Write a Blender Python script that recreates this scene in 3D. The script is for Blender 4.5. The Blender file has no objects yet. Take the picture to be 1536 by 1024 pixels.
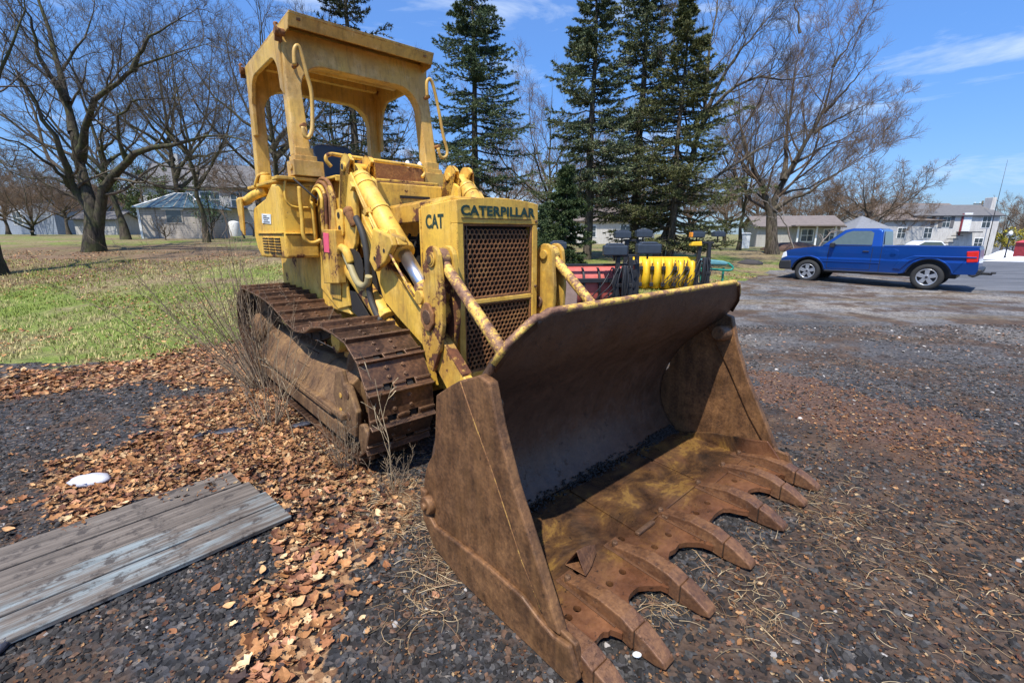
import bpy, bmesh, math, random
import numpy as np
from mathutils import Vector, Matrix
random.seed(7); RNG = np.random.default_rng(7)
SC = bpy.context.scene; COL = SC.collection
rad = math.radians

# ---------------------------------------------------------------- camera
F, YH, CX, CY, H = 680.05, 350.35, 768., 512., 1.6
TH = math.atan((CY-YH)/F)
fw = np.array([0, math.cos(TH), -math.sin(TH)]); upv = np.array([0, math.sin(TH), math.cos(TH)]); rtv = np.array([1., 0, 0])
C0 = np.array([0, 0, H])
def ray(x, y): return fw*F + rtv*(x-CX) + upv*(CY-y)
def G(x, y, z=0.0):
    r = ray(x, y); return C0 + r*((z-H)/r[2])
def D(x, y, d):
    r = ray(x, y); return C0 + r*(d/r[1])
cam = bpy.data.cameras.new("camera"); camo = bpy.data.objects.new("camera", cam); COL.objects.link(camo)
cam.sensor_width = 36; cam.lens = F/1536*36; cam.clip_end = 3000; cam.clip_start = .05
camo.location = (0, 0, H); camo.rotation_euler = (math.pi/2-TH, 0, 0); SC.camera = camo
# machine frame: local x = across, y = to the rear, z = up
A = rad(48.436); OX, OY = -0.16764, 3.43119
ML = Matrix.Translation((OX, OY, 0)) @ Matrix.Rotation(math.atan2(math.cos(A), math.sin(A)), 4, 'Z')

# ---------------------------------------------------------------- terrain height
_T = [-1.2, -.3, .17, .57, 1.0, 1.5]
_Y = [0, 6.8, 10, 13, 17, 22, 26, 35, 50, 60, 90, 400]
_Z = [[0, 0, .22, .55, 1.0, 1.3, 1.40, 1.5, 1.5, 1.5, 1.5, 1.5],
      [0, 0, .22, .50, .90, 1.2, 1.30, 1.4, 1.4, 1.4, 1.4, 1.4],
      [0, 0, .05, .20, .48, .66, .75, .7, .6, .6, .6, .6],
      [0, 0, 0, 0, .10, .45, .70, .6, .2, .1, 0, 0],
      [0, 0, 0, 0, 0, -.02, -.1, -.4, -1.0, -1.3, -1.8, -2.],
      [0, 0, 0, 0, 0, -.05, -.1, -.4, -1.0, -1.3, -1.8, -2.]]
def hgt(x, y):
    x = np.asarray(x, float); y = np.asarray(y, float); yy = np.maximum(y, .01)
    t = np.clip(x/np.maximum(yy, .5), -1.2, 1.5)
    vals = np.stack([np.interp(y, _Y, z) for z in _Z])
    k = np.clip(np.searchsorted(_T, t, side='right')-1, 0, len(_T)-2)
    T = np.array(_T); f = (t-T[k])/(T[k+1]-T[k]); f = f*f*(3-2*f)
    v0 = np.take_along_axis(vals, k[None], 0)[0]; v1 = np.take_along_axis(vals, k[None]+1, 0)[0]
    return v0*(1-f)+v1*f
def hg(x, y): return float(hgt(np.array([x]), np.array([y]))[0])

# ---------------------------------------------------------------- objects
def props(o, label=None, cat=None, group=None, kind=None):
    if label: o['label'] = label
    if cat: o['category'] = cat
    if group: o['group'] = group
    if kind: o['kind'] = kind
    return o
def thing(name, label, cat, loc=(0, 0, 0), rotz=0., group=None, mat=None):
    o = bpy.data.objects.new(name, None); COL.objects.link(o); o.empty_display_size = .2
    if mat is not None: o.matrix_world = mat
    else: o.location = loc; o.rotation_euler = (0, 0, rotz)
    return props(o, label, cat, group)
def copy_tree(o, parent=None, loc=None, rotz=None, label=None):
    c = o.copy(); COL.objects.link(c); c.parent = parent
    if parent is not None: c.matrix_parent_inverse = o.matrix_parent_inverse.copy()
    if loc is not None: c.location = loc
    if rotz is not None: c.rotation_euler = (0, 0, rotz)
    if label: c['label'] = label
    for ch in list(o.children): copy_tree(ch, c)
    return c
class MB:
    def __init__(s): s.v = []; s.f = []; s.sm = []
    def add(s, vs, fs, smooth=False):
        b = len(s.v); s.v += [tuple(map(float, v)) for v in vs]; s.f += [tuple(i+b for i in f) for f in fs]; s.sm += [smooth]*len(fs); return s
    def box(s, c, d, rot=None):
        hx, hy, hz = d[0]/2, d[1]/2, d[2]/2
        vs = [Vector((x, y, z)) for x in (-hx, hx) for y in (-hy, hy) for z in (-hz, hz)]
        if rot is not None:
            R = rot if isinstance(rot, Matrix) else (Matrix.Rotation(rot[2], 3, 'Z') @ Matrix.Rotation(rot[1], 3, 'Y') @ Matrix.Rotation(rot[0], 3, 'X'))
            vs = [R @ v for v in vs]
        vs = [v+Vector(c) for v in vs]
        return s.add(vs, [(0, 1, 3, 2), (4, 6, 7, 5), (0, 4, 5, 1), (2, 3, 7, 6), (0, 2, 6, 4), (1, 5, 7, 3)])
    def prism(s, poly, axis, a0, a1, smooth=False):
        n = len(poly)
        ar = sum(poly[i][0]*poly[(i+1) % n][1]-poly[(i+1) % n][0]*poly[i][1] for i in range(n))
        if ar < 0: poly = poly[::-1]
        if a0 > a1: a0, a1 = a1, a0
        def P(u, v, w): return {'x': (w, u, v), 'y': (v, w, u), 'z': (u, v, w)}[axis]
        # for axis y the polygon is given as (x,z): swap so that winding stays right
        if axis == 'y': poly = [(b, a) for a, b in poly][::-1]
        vs = [P(u, v, a0) for u, v in poly]+[P(u, v, a1) for u, v in poly]
        s.add(vs, [tuple(range(n-1, -1, -1)), tuple(range(n, 2*n))])
        b = len(s.v)-2*n
        for i in range(n):
            j = (i+1) % n; s.f.append((b+i, b+j, b+n+j, b+n+i)); s.sm.append(smooth)
        return s
    def cyl(s, p0, p1, r0, r1=None, n=16, caps=True, smooth=True):
        r1 = r0 if r1 is None else r1
        p0, p1 = Vector(p0), Vector(p1); d = (p1-p0).normalized(); a = d.orthogonal().normalized(); b = d.cross(a)
        vs = []
        for p, r in ((p0, r0), (p1, r1)):
            for i in range(n):
                t = 2*math.pi*i/n; vs.append(p+(a*math.cos(t)+b*math.sin(t))*r)
        s.add(vs, [(i, (i+1) % n, n+(i+1) % n, n+i) for i in range(n)], smooth)
        if caps:
            bb = len(s.v)-2*n; s.f += [tuple(bb+n-1-i for i in range(n)), tuple(bb+n+i for i in range(n))]; s.sm += [False, False]
        return s
    def tube(s, pts, r, n=8, closed=False, caps=True):
        pts = [Vector(p) for p in pts]; m = len(pts); rs = r if isinstance(r, (list, tuple)) else [r]*m
        prev = None; rings = []
        for i, p in enumerate(pts):
            if closed: t = (pts[(i+1) % m]-pts[i-1]).normalized()
            else: t = (pts[min(i+1, m-1)]-pts[max(i-1, 0)]).normalized()
            if prev is None: a = t.orthogonal().normalized()
            else:
                a = prev-t*prev.dot(t); a = a.normalized() if a.length > 1e-6 else t.orthogonal().normalized()
            prev = a; b = t.cross(a); rings.append([p+(a*math.cos(2*math.pi*k/n)+b*math.sin(2*math.pi*k/n))*rs[i] for k in range(n)])
        vs = [v for ring in rings for v in ring]; fs = []
        for i in range(m if closed else m-1):
            j = (i+1) % m
            for k in range(n): fs.append((i*n+k, i*n+(k+1) % n, j*n+(k+1) % n, j*n+k))
        s.add(vs, fs, True)
        if caps and not closed:
            bb = len(s.v)-m*n; s.f += [tuple(bb+n-1-k for k in range(n)), tuple(bb+(m-1)*n+k for k in range(n))]; s.sm += [False, False]
        return s
    def sphere(s, c, r, n=12, m=8, sc=(1, 1, 1)):
        vs = [(c[0], c[1], c[2]-r*sc[2])]; fs = []
        for i in range(1, m):
            ph = -math.pi/2+math.pi*i/m
            for k in range(n):
                t = 2*math.pi*k/n; vs.append((c[0]+r*sc[0]*math.cos(ph)*math.cos(t), c[1]+r*sc[1]*math.cos(ph)*math.sin(t), c[2]+r*sc[2]*math.sin(ph)))
        vs.append((c[0], c[1], c[2]+r*sc[2]))
        for k in range(n):
            fs.append((0, 1+(k+1) % n, 1+k)); fs.append((len(vs)-1, 1+(m-2)*n+k, 1+(m-2)*n+(k+1) % n))
            for i in range(m-2): fs.append((1+i*n+k, 1+i*n+(k+1) % n, 1+(i+1)*n+(k+1) % n, 1+(i+1)*n+k))
        return s.add(vs, fs, True)
    def lathe(s, prof, o, axis='x', n=24):
        # prof: list of (along, radius)
        ax = {'x': (Vector((1, 0, 0)), Vector((0, 1, 0)), Vector((0, 0, 1))), 'y': (Vector((0, 1, 0)), Vector((0, 0, 1)), Vector((1, 0, 0))), 'z': (Vector((0, 0, 1)), Vector((1, 0, 0)), Vector((0, 1, 0)))}[axis]
        o = Vector(o); vs = []; m = len(prof)
        for a, r in prof:
            for k in range(n):
                t = 2*math.pi*k/n; vs.append(o+ax[0]*a+(ax[1]*math.cos(t)+ax[2]*math.sin(t))*max(r, 1e-4))
        fs = [(i*n+k, i*n+(k+1) % n, (i+1)*n+(k+1) % n, (i+1)*n+k) for i in range(m-1) for k in range(n)]
        return s.add(vs, fs, True)
    def grid(s, fn, nu, nv, thick=0, smooth=True):
        # fn(u,v)->point ; optional thickness handled by solidify in build
        vs = [fn(i/(nu-1), j/(nv-1)) for i in range(nu) for j in range(nv)]
        fs = [(i*nv+j, (i+1)*nv+j, (i+1)*nv+j+1, i*nv+j+1) for i in range(nu-1) for j in range(nv-1)]
        return s.add(vs, fs, smooth)
    def mesh(s, name):
        me = bpy.data.meshes.new(name); me.from_pydata(s.v, [], s.f); me.update()
        me.polygons.foreach_set('use_smooth', s.sm); return me
    def build(s, name, mat, parent=None, bevel=0, seg=2, solid=0, off=0., sub=0, label=None, ang=32):
        o = bpy.data.objects.new(name, s.mesh(name)); COL.objects.link(o); o.data.materials.append(mat)
        if parent is not None: o.parent = parent
        if solid: m = o.modifiers.new('s', 'SOLIDIFY'); m.thickness = solid; m.offset = off
        if bevel:
            m = o.modifiers.new('b', 'BEVEL'); m.width = bevel; m.segments = seg; m.limit_method = 'ANGLE'; m.angle_limit = rad(ang)
        if sub: m = o.modifiers.new('u', 'SUBSURF'); m.levels = sub; m.render_levels = sub
        if label: o['label'] = label
        return o
def npmesh(name, V, Fc, mat, parent=None, col=None, smooth=False, nv=None):
    """V (n,3); Fc (m,k) faces of equal size; col (m,3) per-face colour"""
    me = bpy.data.meshes.new(name); V = np.asarray(V, np.float32); Fc = np.asarray(Fc, np.int32); m, k = Fc.shape
    me.vertices.add(len(V)); me.vertices.foreach_set('co', V.ravel())
    me.loops.add(m*k); me.loops.foreach_set('vertex_index', Fc.ravel())
    me.polygons.add(m); me.polygons.foreach_set('loop_start', np.arange(m, dtype=np.int32)*k)
    try: me.polygons.foreach_set('loop_total', np.full(m, k, np.int32))
    except Exception: pass
    me.polygons.foreach_set('use_smooth', np.full(m, smooth))
    if col is not None:
        at = me.attributes.new('tint', 'FLOAT_COLOR', 'FACE'); c = np.ones((m, 4), np.float32); c[:, :3] = col; at.data.foreach_set('color', c.ravel())
    me.update(calc_edges=True)
    o = bpy.data.objects.new(name, me); COL.objects.link(o); o.data.materials.append(mat)
    if parent is not None: o.parent = parent
    return o
def cut(o, mb):
    c = mb.build('cutter', o.data.materials[0], None); c.matrix_world = Matrix.Identity(4)
    par = o.parent; o.parent = None
    m = o.modifiers.new('bool', 'BOOLEAN'); m.object = c; m.operation = 'DIFFERENCE'; m.solver = 'EXACT'
    while o.modifiers[0] != m: bpy.context.view_layer.objects.active = o; o.modifiers.move(len(o.modifiers)-1, 0)
    others = [x for x in o.modifiers if x != m]; st = [x.show_viewport for x in others]
    for x in others: x.show_viewport = False
    bpy.context.view_layer.update(); dg = bpy.context.evaluated_depsgraph_get()
    me = bpy.data.meshes.new_from_object(o.evaluated_get(dg)); o.modifiers.remove(m)
    for x, t in zip(others, st): x.show_viewport = t
    o.data = me; bpy.data.objects.remove(c); o.parent = par
    return o

# ---------------------------------------------------------------- materials
class Nt:
    def __init__(s, name):
        s.m = bpy.data.materials.new(name); s.m.use_nodes = True; s.t = s.m.node_tree; s.t.nodes.clear()
        s.out = s.n('ShaderNodeOutputMaterial'); s.b = s.n('ShaderNodeBsdfPrincipled'); s.l(s.b.outputs[0], s.out.inputs[0])
        s.tc = s.n('ShaderNodeTexCoord')
    def n(s, k, **kw):
        x = s.t.nodes.new(k)
        for a, b in kw.items(): setattr(x, a, b)
        return x
    def l(s, a, b): s.t.links.new(a, b)
    def set(s, sock, v):
        if hasattr(v, 'is_linked') or hasattr(v, 'links'): s.l(v, sock)
        elif isinstance(v, (tuple, list)) and len(v) == 3 and sock.type == 'RGBA': sock.default_value = (*v, 1)
        else: sock.default_value = v
    def co(s, kind='Object', scale=None, rot=None, loc=None):
        o = s.tc.outputs[kind]
        if scale is None and rot is None and loc is None: return o
        m = s.n('ShaderNodeMapping'); s.l(o, m.inputs[0])
        if scale is not None: m.inputs['Scale'].default_value = scale if isinstance(scale, (tuple, list)) else (scale,)*3
        if rot is not None: m.inputs['Rotation'].default_value = rot
        if loc is not None: m.inputs['Location'].default_value = loc
        return m.outputs[0]
    def noise(s, scale, detail=4, rough=.55, vec=None, dist=0, col=False):
        x = s.n('ShaderNodeTexNoise'); s.l(vec or s.co(), x.inputs['Vector']); x.inputs['Scale'].default_value = scale
        x.inputs['Detail'].default_value = detail; x.inputs['Roughness'].default_value = rough; x.inputs['Distortion'].default_value = dist
        return x.outputs['Color' if col else 'Fac']
    def vor(s, scale, vec=None, feat='F1', out='Distance', rnd=1):
        x = s.n('ShaderNodeTexVoronoi', feature=feat); s.l(vec or s.co(), x.inputs['Vector']); x.inputs['Scale'].default_value = scale; x.inputs['Randomness'].default_value = rnd
        return x.outputs[out]
    def ramp(s, f, stops, interp='LINEAR'):
        x = s.n('ShaderNodeValToRGB'); x.color_ramp.interpolation = interp; s.l(f, x.inputs[0]); e = x.color_ramp.elements
        while len(e) > 1: e.remove(e[-1])
        for i, (p, c) in enumerate(stops):
            c = (c, c, c) if isinstance(c, (int, float)) else c
            if i == 0: e[0].position = p; e[0].color = (*c, 1)
            else: q = e.new(p); q.color = (*c, 1)
        return x.outputs[0]
    def mix(s, f, a, b, bt='MIX'):
        x = s.n('ShaderNodeMix', data_type='RGBA', blend_type=bt); s.set(x.inputs[0], f); s.set(x.inputs[6], a); s.set(x.inputs[7], b); return x.outputs[2]
    def math(s, op, a, b=0., clamp=False):
        x = s.n('ShaderNodeMath', operation=op, use_clamp=clamp); s.set(x.inputs[0], a); s.set(x.inputs[1], b); return x.outputs[0]
    def attr(s, name, out='Color'):
        x = s.n('ShaderNodeAttribute'); x.attribute_name = name; return x.outputs[out]
    def sep(s, v):
        x = s.n('ShaderNodeSeparateXYZ'); s.l(v, x.inputs[0]); return x.outputs
    def bump(s, h, strength=.3, dist=.01):
        x = s.n('ShaderNodeBump'); x.inputs['Strength'].default_value = strength; x.inputs['Distance'].default_value = dist; s.l(h, x.inputs['Height']); s.l(x.outputs[0], s.b.inputs['Normal']); return x
    def edge(s, r=.012, lo=.02, hi=.12):
        bv = s.n('ShaderNodeBevel', samples=3); bv.inputs['Radius'].default_value = r
        g = s.n('ShaderNodeNewGeometry'); d = s.n('ShaderNodeVectorMath', operation='DOT_PRODUCT'); s.l(bv.outputs[0], d.inputs[0]); s.l(g.outputs['Normal'], d.inputs[1])
        return s.ramp(s.math('SUBTRACT', 1., d.outputs['Value']), [(lo, 0.), (hi, 1.)])
    def fin(s, color, rough=.6, metal=0., spec=None, coat=None):
        s.set(s.b.inputs['Base Color'], color); s.set(s.b.inputs['Roughness'], rough); s.set(s.b.inputs['Metallic'], metal)
        if spec is not None: s.b.inputs['Specular IOR Level'].default_value = spec
        if coat is not None: s.b.inputs['Coat Weight'].default_value = coat; s.b.inputs['Coat Roughness'].default_value = .08
        return s.m
def plain(name, c, rough=.6, metal=0., var=.15, scale=8, bump=0, spec=None):
    k = Nt(name); n = k.noise(scale, 6, .6)
    col = k.mix(k.ramp(n, [(.3, 0.), (.7, 1.)]), tuple(x*(1-var) for x in c), tuple(min(1, x*(1+var)) for x in c))
    if bump: k.bump(k.noise(scale*6, 4), bump, .01)
    return k.fin(col, rough, metal, spec)
RUST = [(.25, (.035, .014, .008)), (.5, (.11, .038, .015)), (.75, (.24, .085, .028))]
def paint(name, base, rust=.5, edge=True, dirt=.5, streak=True):
    """old machine paint: fading, rust blotches, worn edges, run stains"""
    k = Nt(name)
    base2 = (base[0]*.80, base[1]*.72, base[2]*.8+.005); base3 = (min(1, base[0]*1.06), min(1, base[1]*1.12), base[2]*1.9+.02)
    c = k.mix(k.ramp(k.noise(1.7, 5, .6), [(.35, 0.), (.65, 1.)]), base, base2)
    c = k.mix(k.math('MULTIPLY', k.ramp(k.noise(5, 7, .7), [(.5, 0.), (.62, 1.)]), .55), c, base3)
    st = k.noise(1., 5, .65, k.co(scale=(26, 26, 2.2)))
    if streak: c = k.mix(k.math('MULTIPLY', k.ramp(st, [(.52, 0.), (.75, 1.)]), dirt), c, (.16, .09, .03))
    fine = k.ramp(k.noise(60, 5, .7), [(.56, 0.), (.70, 1.)])
    c = k.mix(k.math('MULTIPLY', fine, .2), c, (.12, .075, .03))
    grime = k.math('MULTIPLY', k.ramp(k.noise(2.3, 9, .74, k.co(scale=(1, 1, .7), loc=(5, 2, 9))), [(.50, 0.), (.66, 1.)]), dirt*.9); c = k.mix(grime, c, (.20, .125, .04))
    scr = k.ramp(k.noise(1., 8, .8, k.co(scale=(40, 40, 9), rot=(.4, .2, 0))), [(.63, 0.), (.66, 1.)]); c = k.mix(k.math('MULTIPLY', scr, .55), c, (.09, .05, .025))
    big = k.noise(3.2, 10, .68); thr = .70-rust*.17
    m = k.ramp(big, [(thr, 0.), (thr+.02, 1.)])
    chips = k.ramp(k.noise(11, 8, .72, k.co(scale=(1, 1, 1.6), loc=(3, 1, 7)), .6), [(.685-rust*.05, 0.), (.70-rust*.05, 1.)])
    m = k.math('MAXIMUM', m, chips)
    if edge:
        e = k.edge(.014, .03, .16); e = k.math('MULTIPLY', e, k.ramp(k.noise(9, 6, .7), [(.46, 0.), (.55, 1.)])); m = k.math('MAXIMUM', m, k.ramp(e, [(.35, 0.), (.5, 1.)]))
    halo = k.ramp(big, [(thr-.10, 0.), (thr, 1.)]); c = k.mix(k.math('MULTIPLY', halo, .45), c, (.30, .13, .03))
    rc = k.ramp(k.noise(14, 8, .7), RUST)
    col = k.mix(m, c, rc)
    k.bump(k.math('ADD', k.math('ADD', k.math('MULTIPLY', k.noise(40, 5, .6), .5), k.math('MULTIPLY', k.noise(3.5, 3, .5), 2.2)), k.math('MULTIPLY', m, -1.)), .45, .005)
    return k.fin(col, k.mix(m, k.ramp(k.noise(6, 6, .6), [(.35, .45), (.65, .68)]), (.9,)*3))
def rustmat(name, stops, rough=.8, scale=5, metal=0., bump=.5, spec=.35, streak=0):
    k = Nt(name); n = k.math('ADD', k.math('MULTIPLY', k.noise(scale, 10, .7), .6), k.math('MULTIPLY', k.noise(scale*9, 6, .65), .4))
    c = k.ramp(n, stops); pit = k.ramp(k.noise(scale*5, 8, .78), [(.36, 1.), (.42, 0.)]); c = k.mix(k.math('MULTIPLY', pit, .55), c, tuple(q*.35 for q in stops[0][1]))
    if streak: c = k.mix(k.math('MULTIPLY', k.ramp(k.noise(1., 6, .6, k.co(scale=(18, 18, 1.5))), [(.45, 0.), (.7, 1.)]), streak), c, stops[-1][1])
    k.bump(k.math('ADD', k.noise(70, 6, .75), k.math('SUBTRACT', k.math('MULTIPLY', k.noise(scale*3, 5, .6), .6), k.math('MULTIPLY', pit, .6))), bump, .006)
    return k.fin(c, k.ramp(k.noise(scale*2, 6), [(.3, max(0, rough-.2)), (.7, min(1, rough+.1))]), metal, spec)

def srgb(r, g, b):
    f = lambda c: (c/255/12.92) if c/255 <= .04045 else ((c/255+.055)/1.055)**2.4
    return (f(r), f(g), f(b))
# ================================================================ materials of the loader
YEL = (.83, .51, .062)
m_yel = paint('yellow_paint', YEL, .52, dirt=.6)
m_yel_worn = paint('worn_yellow_paint', (.74, .46, .06), .85, dirt=.75)
m_rops = paint('mustard_paint', (.68, .43, .085), .12, edge=True, dirt=.65, streak=True)
m_mesh = rustmat('rusty_mesh', [(.3, (.09, .038, .016)), (.5, (.22, .095, .036)), (.68, (.42, .22, .075))], .85, 6)
m_bout = rustmat('bucket_rust', [(.33, (.040, .022, .012)), (.47, (.115, .055, .024)), (.58, (.22, .105, .042)), (.68, (.36, .18, .065))], .62, 6, .25, .35, .5, streak=.35)
m_bin = rustmat('bucket_back_rust', [(.3, (.050, .028, .017)), (.5, (.095, .052, .031)), (.7, (.17, .092, .05))], .48, 4, .25, .45, .6, streak=.4)
m_track = rustmat('track_steel', [(.3, (.035, .02, .014)), (.5, (.095, .05, .03)), (.7, (.20, .11, .06))], .55, 5, .35, .4, .5)
m_tframe = rustmat('track_frame_rust', [(.32, (.04, .022, .012)), (.46, (.12, .065, .032)), (.58, (.22, .125, .055)), (.7, (.36, .22, .08))], .8, 6, bump=.2)
m_dark = plain('dark_grease_and_shade', (.018, .014, .011), .8, bump=.4)  # grease, and flat pieces painted as shade in openings and voids
m_chrome = plain('chromed_rod', (.62, .60, .58), .34, 1., .15)
m_green = plain('black_green_lettering', (.012, .04, .028), .5)
m_seat = plain('slate_blue_vinyl', (.03, .05, .075), .55)
m_hose = plain('hose_rubber', (.035, .032, .028), .7)
m_hosew = plain('pale_hose', (.33, .27, .13), .6)
m_pink = plain('pink_tape', (.75, .10, .17), .6)
m_white = plain('white_label', (.75, .78, .78), .5)
m_bolt = rustmat('bolt_steel', [(.3, (.05, .03, .02)), (.7, (.25, .14, .08))], .5, 20, .4)

def floor_mat():
    k = Nt('bucket_floor_rust')
    n = k.noise(3.4, 10, .74, k.co(scale=(1, 1.5, 1)), .5)
    c = k.ramp(n, [(.36, (.022, .014, .010)), (.46, (.065, .034, .018)), (.55, (.125, .064, .025)), (.61, (.24, .135, .036)), (.66, (.14, .066, .028)), (.72, (.09, .042, .022))])
    br = k.ramp(k.sep(k.co())[1], [(.0, 0.), (1., 1.)])
    fr = k.n('ShaderNodeMapRange'); k.l(k.sep(k.co())[1], fr.inputs[0]); fr.inputs[1].default_value = -1.78; fr.inputs[2].default_value = -1.45
    front = k.mix(k.math('ADD', fr.outputs[0], k.math('MULTIPLY', k.math('SUBTRACT', k.noise(6, 5), .5), 1.2), True), k.ramp(k.noise(5, 9, .7), [(.3, (.06, .026, .014)), (.5, (.16, .065, .03)), (.7, (.28, .12, .05))]), c)
    sp = k.ramp(k.noise(26, 7, .75), [(.60, 0.), (.66, 1.)]); col = k.mix(sp, front, (.02, .014, .011))
    k.bump(k.math('ADD', k.noise(40, 6, .7), k.noise(6, 6, .6)), .55, .006)
    return k.fin(col, k.ramp(k.noise(5, 7, .7), [(.35, .14), (.6, .5)]), .2, .6)
m_floor = floor_mat()

def lipmat():
    k = Nt('worn_lip_paint'); n = k.math('ADD', k.math('MULTIPLY', k.noise(5, 10, .8, k.co(scale=(1, 2, 2))), .6), k.math('MULTIPLY', k.noise(38, 8, .75, k.co(scale=(.5, 1, 1))), .4))
    c = k.ramp(n, [(.38, (.10, .045, .028)), (.47, (.22, .11, .06)), (.505, (.36, .19, .07)), (.52, (.62, .38, .06)), (.58, (.74, .50, .12)), (.60, (.42, .22, .08)), (.66, (.22, .10, .05))])
    k.bump(k.noise(40, 6), .4, .004); return k.fin(c, .65)
m_lip = lipmat()
k_ = Nt('track_shoe_steel'); oi = k_.n('ShaderNodeObjectInfo'); nn_ = k_.math('ADD', k_.math('MULTIPLY', k_.noise(6, 10, .72, k_.co('Object')), .6), k_.math('MULTIPLY', k_.noise(38, 6, .7), .4)); nn_ = k_.math('ADD', nn_, k_.math('MULTIPLY', k_.math('SUBTRACT', oi.outputs['Random'], .5), .12)); c_ = k_.ramp(nn_, [(.34, (.022, .014, .011)), (.46, (.062, .034, .022)), (.57, (.135, .068, .036)), (.68, (.27, .13, .06))]); e_ = k_.edge(.008, .02, .12); c_ = k_.mix(k_.math('MULTIPLY', e_, .75), c_, (.42, .25, .14)); k_.bump(k_.noise(60, 6, .75), .5, .004); m_shoe = k_.fin(c_, k_.ramp(k_.noise(12, 6), [(.3, .28), (.7, .6)]), .4, .5)

# ================================================================ loader
R0 = np.array([[math.sin(A), math.cos(A), 0], [-math.cos(A), math.sin(A), 0], [0, 0, 1.]])
O0 = np.array([OX, OY, 0])
def loc_(p): return R0 @ (p-O0)
def onx(px, py, x):
    r = ray(px, py); o = C0-O0; t = (x-o@R0[0])/(r@R0[0]); return tuple(loc_(C0+r*t))
def ony(px, py, y):
    r = ray(px, py); o = C0-O0; t = (y-o@R0[1])/(r@R0[1]); return tuple(loc_(C0+r*t))
def onz_(px, py, z): return tuple(loc_(G(px, py, z)))
def arc(cx, cy, r, a0, a1, n=8):
    return [(cx+r*math.cos(rad(a0+(a1-a0)*i/n)), cy+r*math.sin(rad(a0+(a1-a0)*i/n))) for i in range(n+1)]
def catmull(P, n=8, closed=False):
    P = [np.array(p, float) for p in P]; out = []; m = len(P)
    for i in range(m if closed else m-1):
        p0 = P[i-1] if (i > 0 or closed) else P[0]; p1 = P[i]; p2 = P[(i+1) % m]; p3 = P[(i+2) % m] if (i+2 < m or closed) else P[-1]
        for k in range(n):
            t = k/n; out.append(tuple(.5*((2*p1)+(-p0+p2)*t+(2*p0-5*p1+4*p2-p3)*t*t+(-p0+3*p1-3*p2+p3)*t**3)))
    if not closed: out.append(tuple(P[-1]))
    return out

L = thing('track_loader', 'old yellow crawler track loader with a big rusty bucket resting on the gravel', 'track loader', mat=ML)
def P(mb, name, mat, bevel=.006, parent=None, **kw): return mb.build(name, mat, parent or L, bevel, **kw)

# ---- main hull between the tracks
b = MB()
b.prism([(0.0, .55), (0.3, .38), (3.1, .38), (3.35, .7), (3.35, 1.36), (1.9, 1.36), (1.5, 1.0), (0.2, .72)], 'x', -.42, .42)
b.prism([(1.25, .9), (3.2, .9), (3.2, 1.4), (1.6, 1.4)], 'x', -.585, .585)
hull = P(b, 'hull', m_yel, .01)
# engine seen through the open side
b = MB(); b.box((0, .62, 1.2), (.42, .8, .75)); b.box((0, .15, 1.15), (.6, .06, 1.0))
for i in range(4): b.cyl((-.24, .3+i*.17, 1.25), (-.24, .3+i*.17, 1.5), .05)
for i in range(5): b.tube(catmull([(-.26, .25+.15*i, 1.6), (-.3, .32+.15*i, 1.4), (-.25, .4+.12*i, 1.15)], 5), .014, 6)
P(b, 'engine', m_dark, .008)

# ---- radiator guard
W = .375
def roundrect(x0, x1, z0, z1, r, n=5): return arc(x1-r, z1-r, r, 0, 90, n)+arc(x0+r, z1-r, r, 90, 180, n)+arc(x0+r, z0+r, r, 180, 270, n)+arc(x1-r, z0+r, r, 270, 360, n)
b = MB()
crown = [(W*math.cos(0)*t, 1.815+.028*(1-t*t)) for t in np.linspace(1, -1, 13)]
b.prism([(-W, 1.665), (W, 1.665)]+crown, 'y', -.13, -.05)
for s in (-1, 1): b.prism([(s*.322, .56), (s*W, .56), (s*W, 1.667), (s*.322, 1.667)], 'y', -.128, -.05)
b.box((0, -.09, .585), (.65, .07, .06)); b.box((0, -.088, 1.128), (.65, .07, .035))
for s in (-1, 1):
    b.prism([(-.06, .56), (.33, .56), (.33, 1.79), (-.06, 1.815)], 'x', s*W, s*(W-.02))
    b.box((s*(W+.002), .335, 1.2), (.012, .02, 1.15))
b.prism([(-.05, 1.80), (.34, 1.77), (.34, 1.80), (-.05, 1.835)], 'x', -W+.01, W-.01)
m_guard = paint('guard_paint', YEL, -.05, dirt=.5)
guard = P(b, 'radiator_guard', m_guard, .014, seg=3)
# seams, bolts on guard
b = MB(); b.box((-.02, -.1335, 1.700), (.64, .004, .006)); b.box((-.30, -.1315, 1.15), (.004, .004, 1.0))
P(b, 'panel_seam', m_dark, 0, guard)
for (x, z) in [(.35, 1.69), (.352, 1.2), (-.36, .62), (.34, .62), (.352, .9)]:
    P(MB().cyl((x, -.128, z), (x, -.142, z), .012, .009, 8), 'bolt', m_bolt, .002, guard)
core = MB(); core.box((0, -.045, 1.13), (.63, .02, 1.08)); P(core, 'radiator_core', m_dark, 0, guard)
def honeycomb(x0, x1, z0, z1, y, cell=.0385, wall=.0092):
    V = []; Fq = []; R = cell/math.sqrt(3); ri = (cell-wall)/math.sqrt(3); dz = cell*math.sqrt(3)/2; r_ = 0; z = z0+R
    outer = []
    while z < z1-R*.5:
        x = x0+cell/2+(cell/2 if r_ % 2 else 0)
        while x < x1-cell*.35:
            b0 = len(V)
            for rr, dy in ((R*1.0, 0), (ri, .0), (R, .012), (ri, .012)):
                for k in range(6):
                    t = rad(90+60*k); V.append((min(max(x+rr*math.cos(t), x0), x1), y+dy, z+rr*math.sin(t)))
            for k in range(6):
                j = (k+1) % 6
                Fq += [(b0+k, b0+j, b0+6+j, b0+6+k), (b0+6+k, b0+6+j, b0+18+j, b0+18+k)]
            x += cell
        z += dz; r_ += 1
    return V, Fq
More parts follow.
